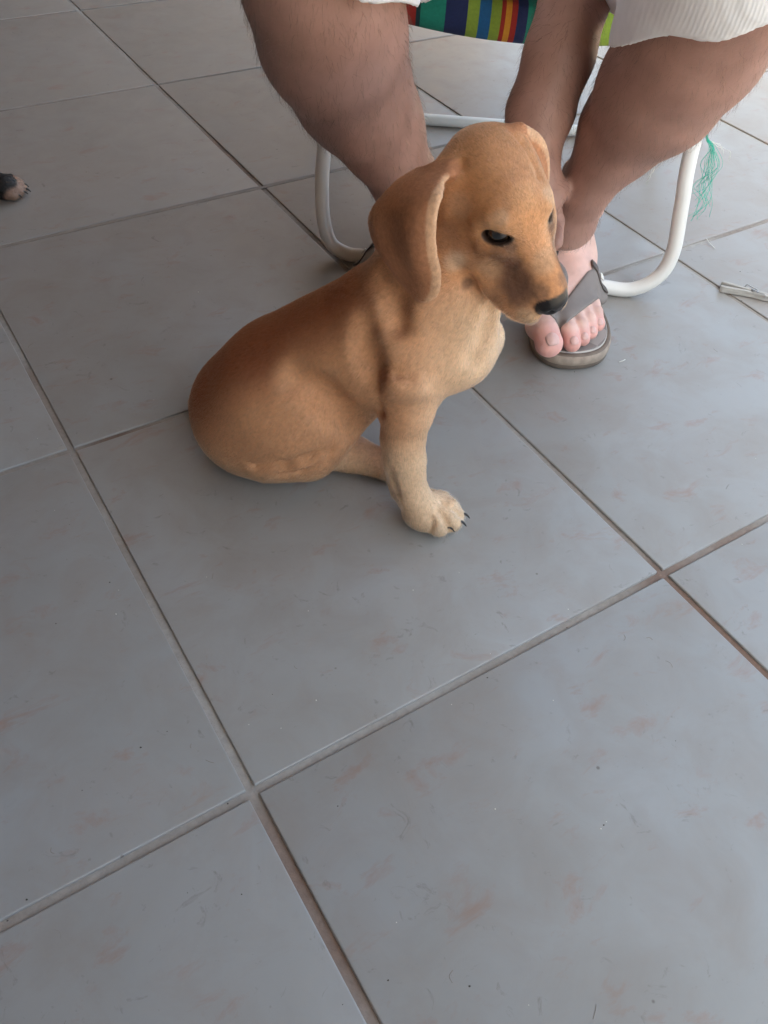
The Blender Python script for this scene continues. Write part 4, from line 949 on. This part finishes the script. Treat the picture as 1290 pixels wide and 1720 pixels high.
# fine shed hairs lying about
paths = []
for k in range(36):
    p = at_z(rng.uniform(-150, 1400), rng.uniform(200, 1740), 0.0004); a = rng.uniform(0, 6.28); L_ = rng.uniform(0.004, 0.010); dv = np.array([math.cos(a), math.sin(a), 0]) * L_
    paths.append([p, p + dv * 0.5 + np.array([-dv[1], dv[0], 0]) * rng.uniform(-0.3, 0.3), p + dv])
V_, F_ = strands(paths, 0.00012, 4); sh = mesh_obj('shed_hairs', V_, F_, simple('shed_hair', (0.16, 0.11, 0.08), 0.6, var=0.2)); sh.matrix_world = PORCH_M; sh['kind'] = 'stuff'; sh['label'] = 'fine shed hairs scattered on the tiles'; sh['category'] = 'hair'

# ================================================================ the black dog, only a forepaw reaches into the picture
pw = at_z(14, 316, 0.016)
Q = Field(spaced(-1.42, -0.68, pw[0] + 0.05, pw[0] + 0.06, 0.0022, 0.007), spaced(0.80, pw[1] - 0.04, pw[1] + 0.05, 1.42, 0.0022, 0.007), spaced(-0.004, 0.0, 0.05, 0.34, 0.0022, 0.007))
pz = np.array([0, 0, 1.0])
Q.chain([(np.array([-0.93, 1.10, 0.085]), 0.078), (np.array([-1.12, 1.18, 0.085]), 0.082), (np.array([-1.26, 1.22, 0.080]), 0.072)], 0.04)
Q.chain([(np.array([-0.90, 1.09, 0.12]), 0.055), (np.array([-0.84, 1.08, 0.19]), 0.05)], 0.03)
Q.ell((-0.82, 1.08, 0.225), (0.055, 0.045, 0.045), None, 0.02); Q.cone((-0.79, 1.07, 0.21), 0.028, (-0.735, 1.05, 0.195), 0.018, 0.015)
for sy in (-1, 1): Q.cone((-0.845, 1.08 + sy * 0.045, 0.25), 0.014, (-0.855, 1.08 + sy * 0.060, 0.185), 0.018, 0.012)
Q.chain([(np.array([-0.90, 1.05, 0.07]), 0.04), (np.array([-0.84, 0.99, 0.035]), 0.026), (np.array([-0.70, pw[1] + 0.012, 0.020]), 0.0175), (np.array([pw[0] - 0.03, pw[1] + 0.004, 0.0185]), 0.0165), (np.array([pw[0] - 0.004, pw[1], 0.017]), 0.0185)], 0.012)
Q.chain([(np.array([-0.92, 1.15, 0.07]), 0.04), (np.array([-0.84, 1.17, 0.03]), 0.024), (np.array([-0.74, 1.16, 0.018]), 0.017)], 0.012)
Q.chain([(np.array([-1.24, 1.15, 0.06]), 0.05), (np.array([-1.16, 1.08, 0.04]), 0.034), (np.array([-1.06, 1.06, 0.018]), 0.017)], 0.015)
Q.chain([(np.array([-1.31, 1.24, 0.05]), 0.02), (np.array([-1.38, 1.30, 0.012]), 0.010)], 0.015)
TT = []
for (x0, y0), (x1, y1), rr in (((18, 302), (33, 309), .0085), ((20, 310), (36, 317), .0088), ((16, 318), (31, 323), .0088), ((10, 322), (22, 328), .0085)):
    a, c = at_z(x0, y0, 0.015), at_z(x1, y1, 0.0092); Q.cone(a, rr, c, rr * 0.92, 0.004); TT.append((c, c - a))
Q.floor(0.0006, 0.006)
V_, F_ = Q.mesh(); V_ = relax(V_, F_, 2, 0.4); n_, a_ = vnormals(V_, F_)
tb = sstep(0.017, 0.011, np.min([np.linalg.norm(V_ - c, axis=1) for c, _ in TT], axis=0)) * sstep(0.027, 0.019, V_[:, 2])
bc = np.array([0.016, 0.015, 0.016]) * (1 - tb[:, None]) + np.array([0.30, 0.18, 0.13]) * tb[:, None]
bdog = empty('black_dog', 'black dog with tan toes lying at the left edge, one forepaw showing', 'dog', PORCH_M)
quad_obj('body', V_, F_, coat_m, bdog, bc, np.full(len(V_), 0.35))
for c, dv in TT:
    dv = dv / np.linalg.norm(dv); dv[2] = 0; p = c + dv * 0.007; pts = [p - dv * 0.003, p + dv * 0.003, p + dv * 0.0075 - pz * 0.004]; pts = [np.array([q[0], q[1], max(q[2], 0.0015)]) for q in pts]
    v, f = tube(catmull(pts, 4), np.linspace(0.0024, 0.0007, 9), 8); mesh_obj('claw', v, f, claw_m, bdog)
fcb = V_[F_].mean(1); wf = ((fcb[:, 0] > -0.72) & (fcb[:, 2] > 0.003)).astype(float) + 0.02
roots, rn = sample_surface(V_, F_, n_, a_, 9000, rng, wf); fl_ = np.tile([1.0, -0.1, -0.3], (9000, 1)) + rng.normal(0, 0.2, (9000, 3)); fl_ -= rn * (fl_ * rn).sum(1)[:, None]; fl_ /= np.linalg.norm(fl_, axis=1)[:, None] + 1e-9
tbr = sstep(0.017, 0.011, np.min([np.linalg.norm(roots - c, axis=1) for c, _ in TT], axis=0)) * sstep(0.027, 0.019, roots[:, 2])
hcb = np.array([0.02, 0.018, 0.018]) * (1 - tbr[:, None]) + np.array([0.34, 0.22, 0.15]) * tbr[:, None]
fb = hair_obj('fur', roots, fl_, rn, rng.uniform(0.004, 0.007, 9000), np.full(9000, 0.00012), hcb, fur_m, bdog, lift=0.3, curl=0.05, rng=rng); fb['kind'] = 'stuff'
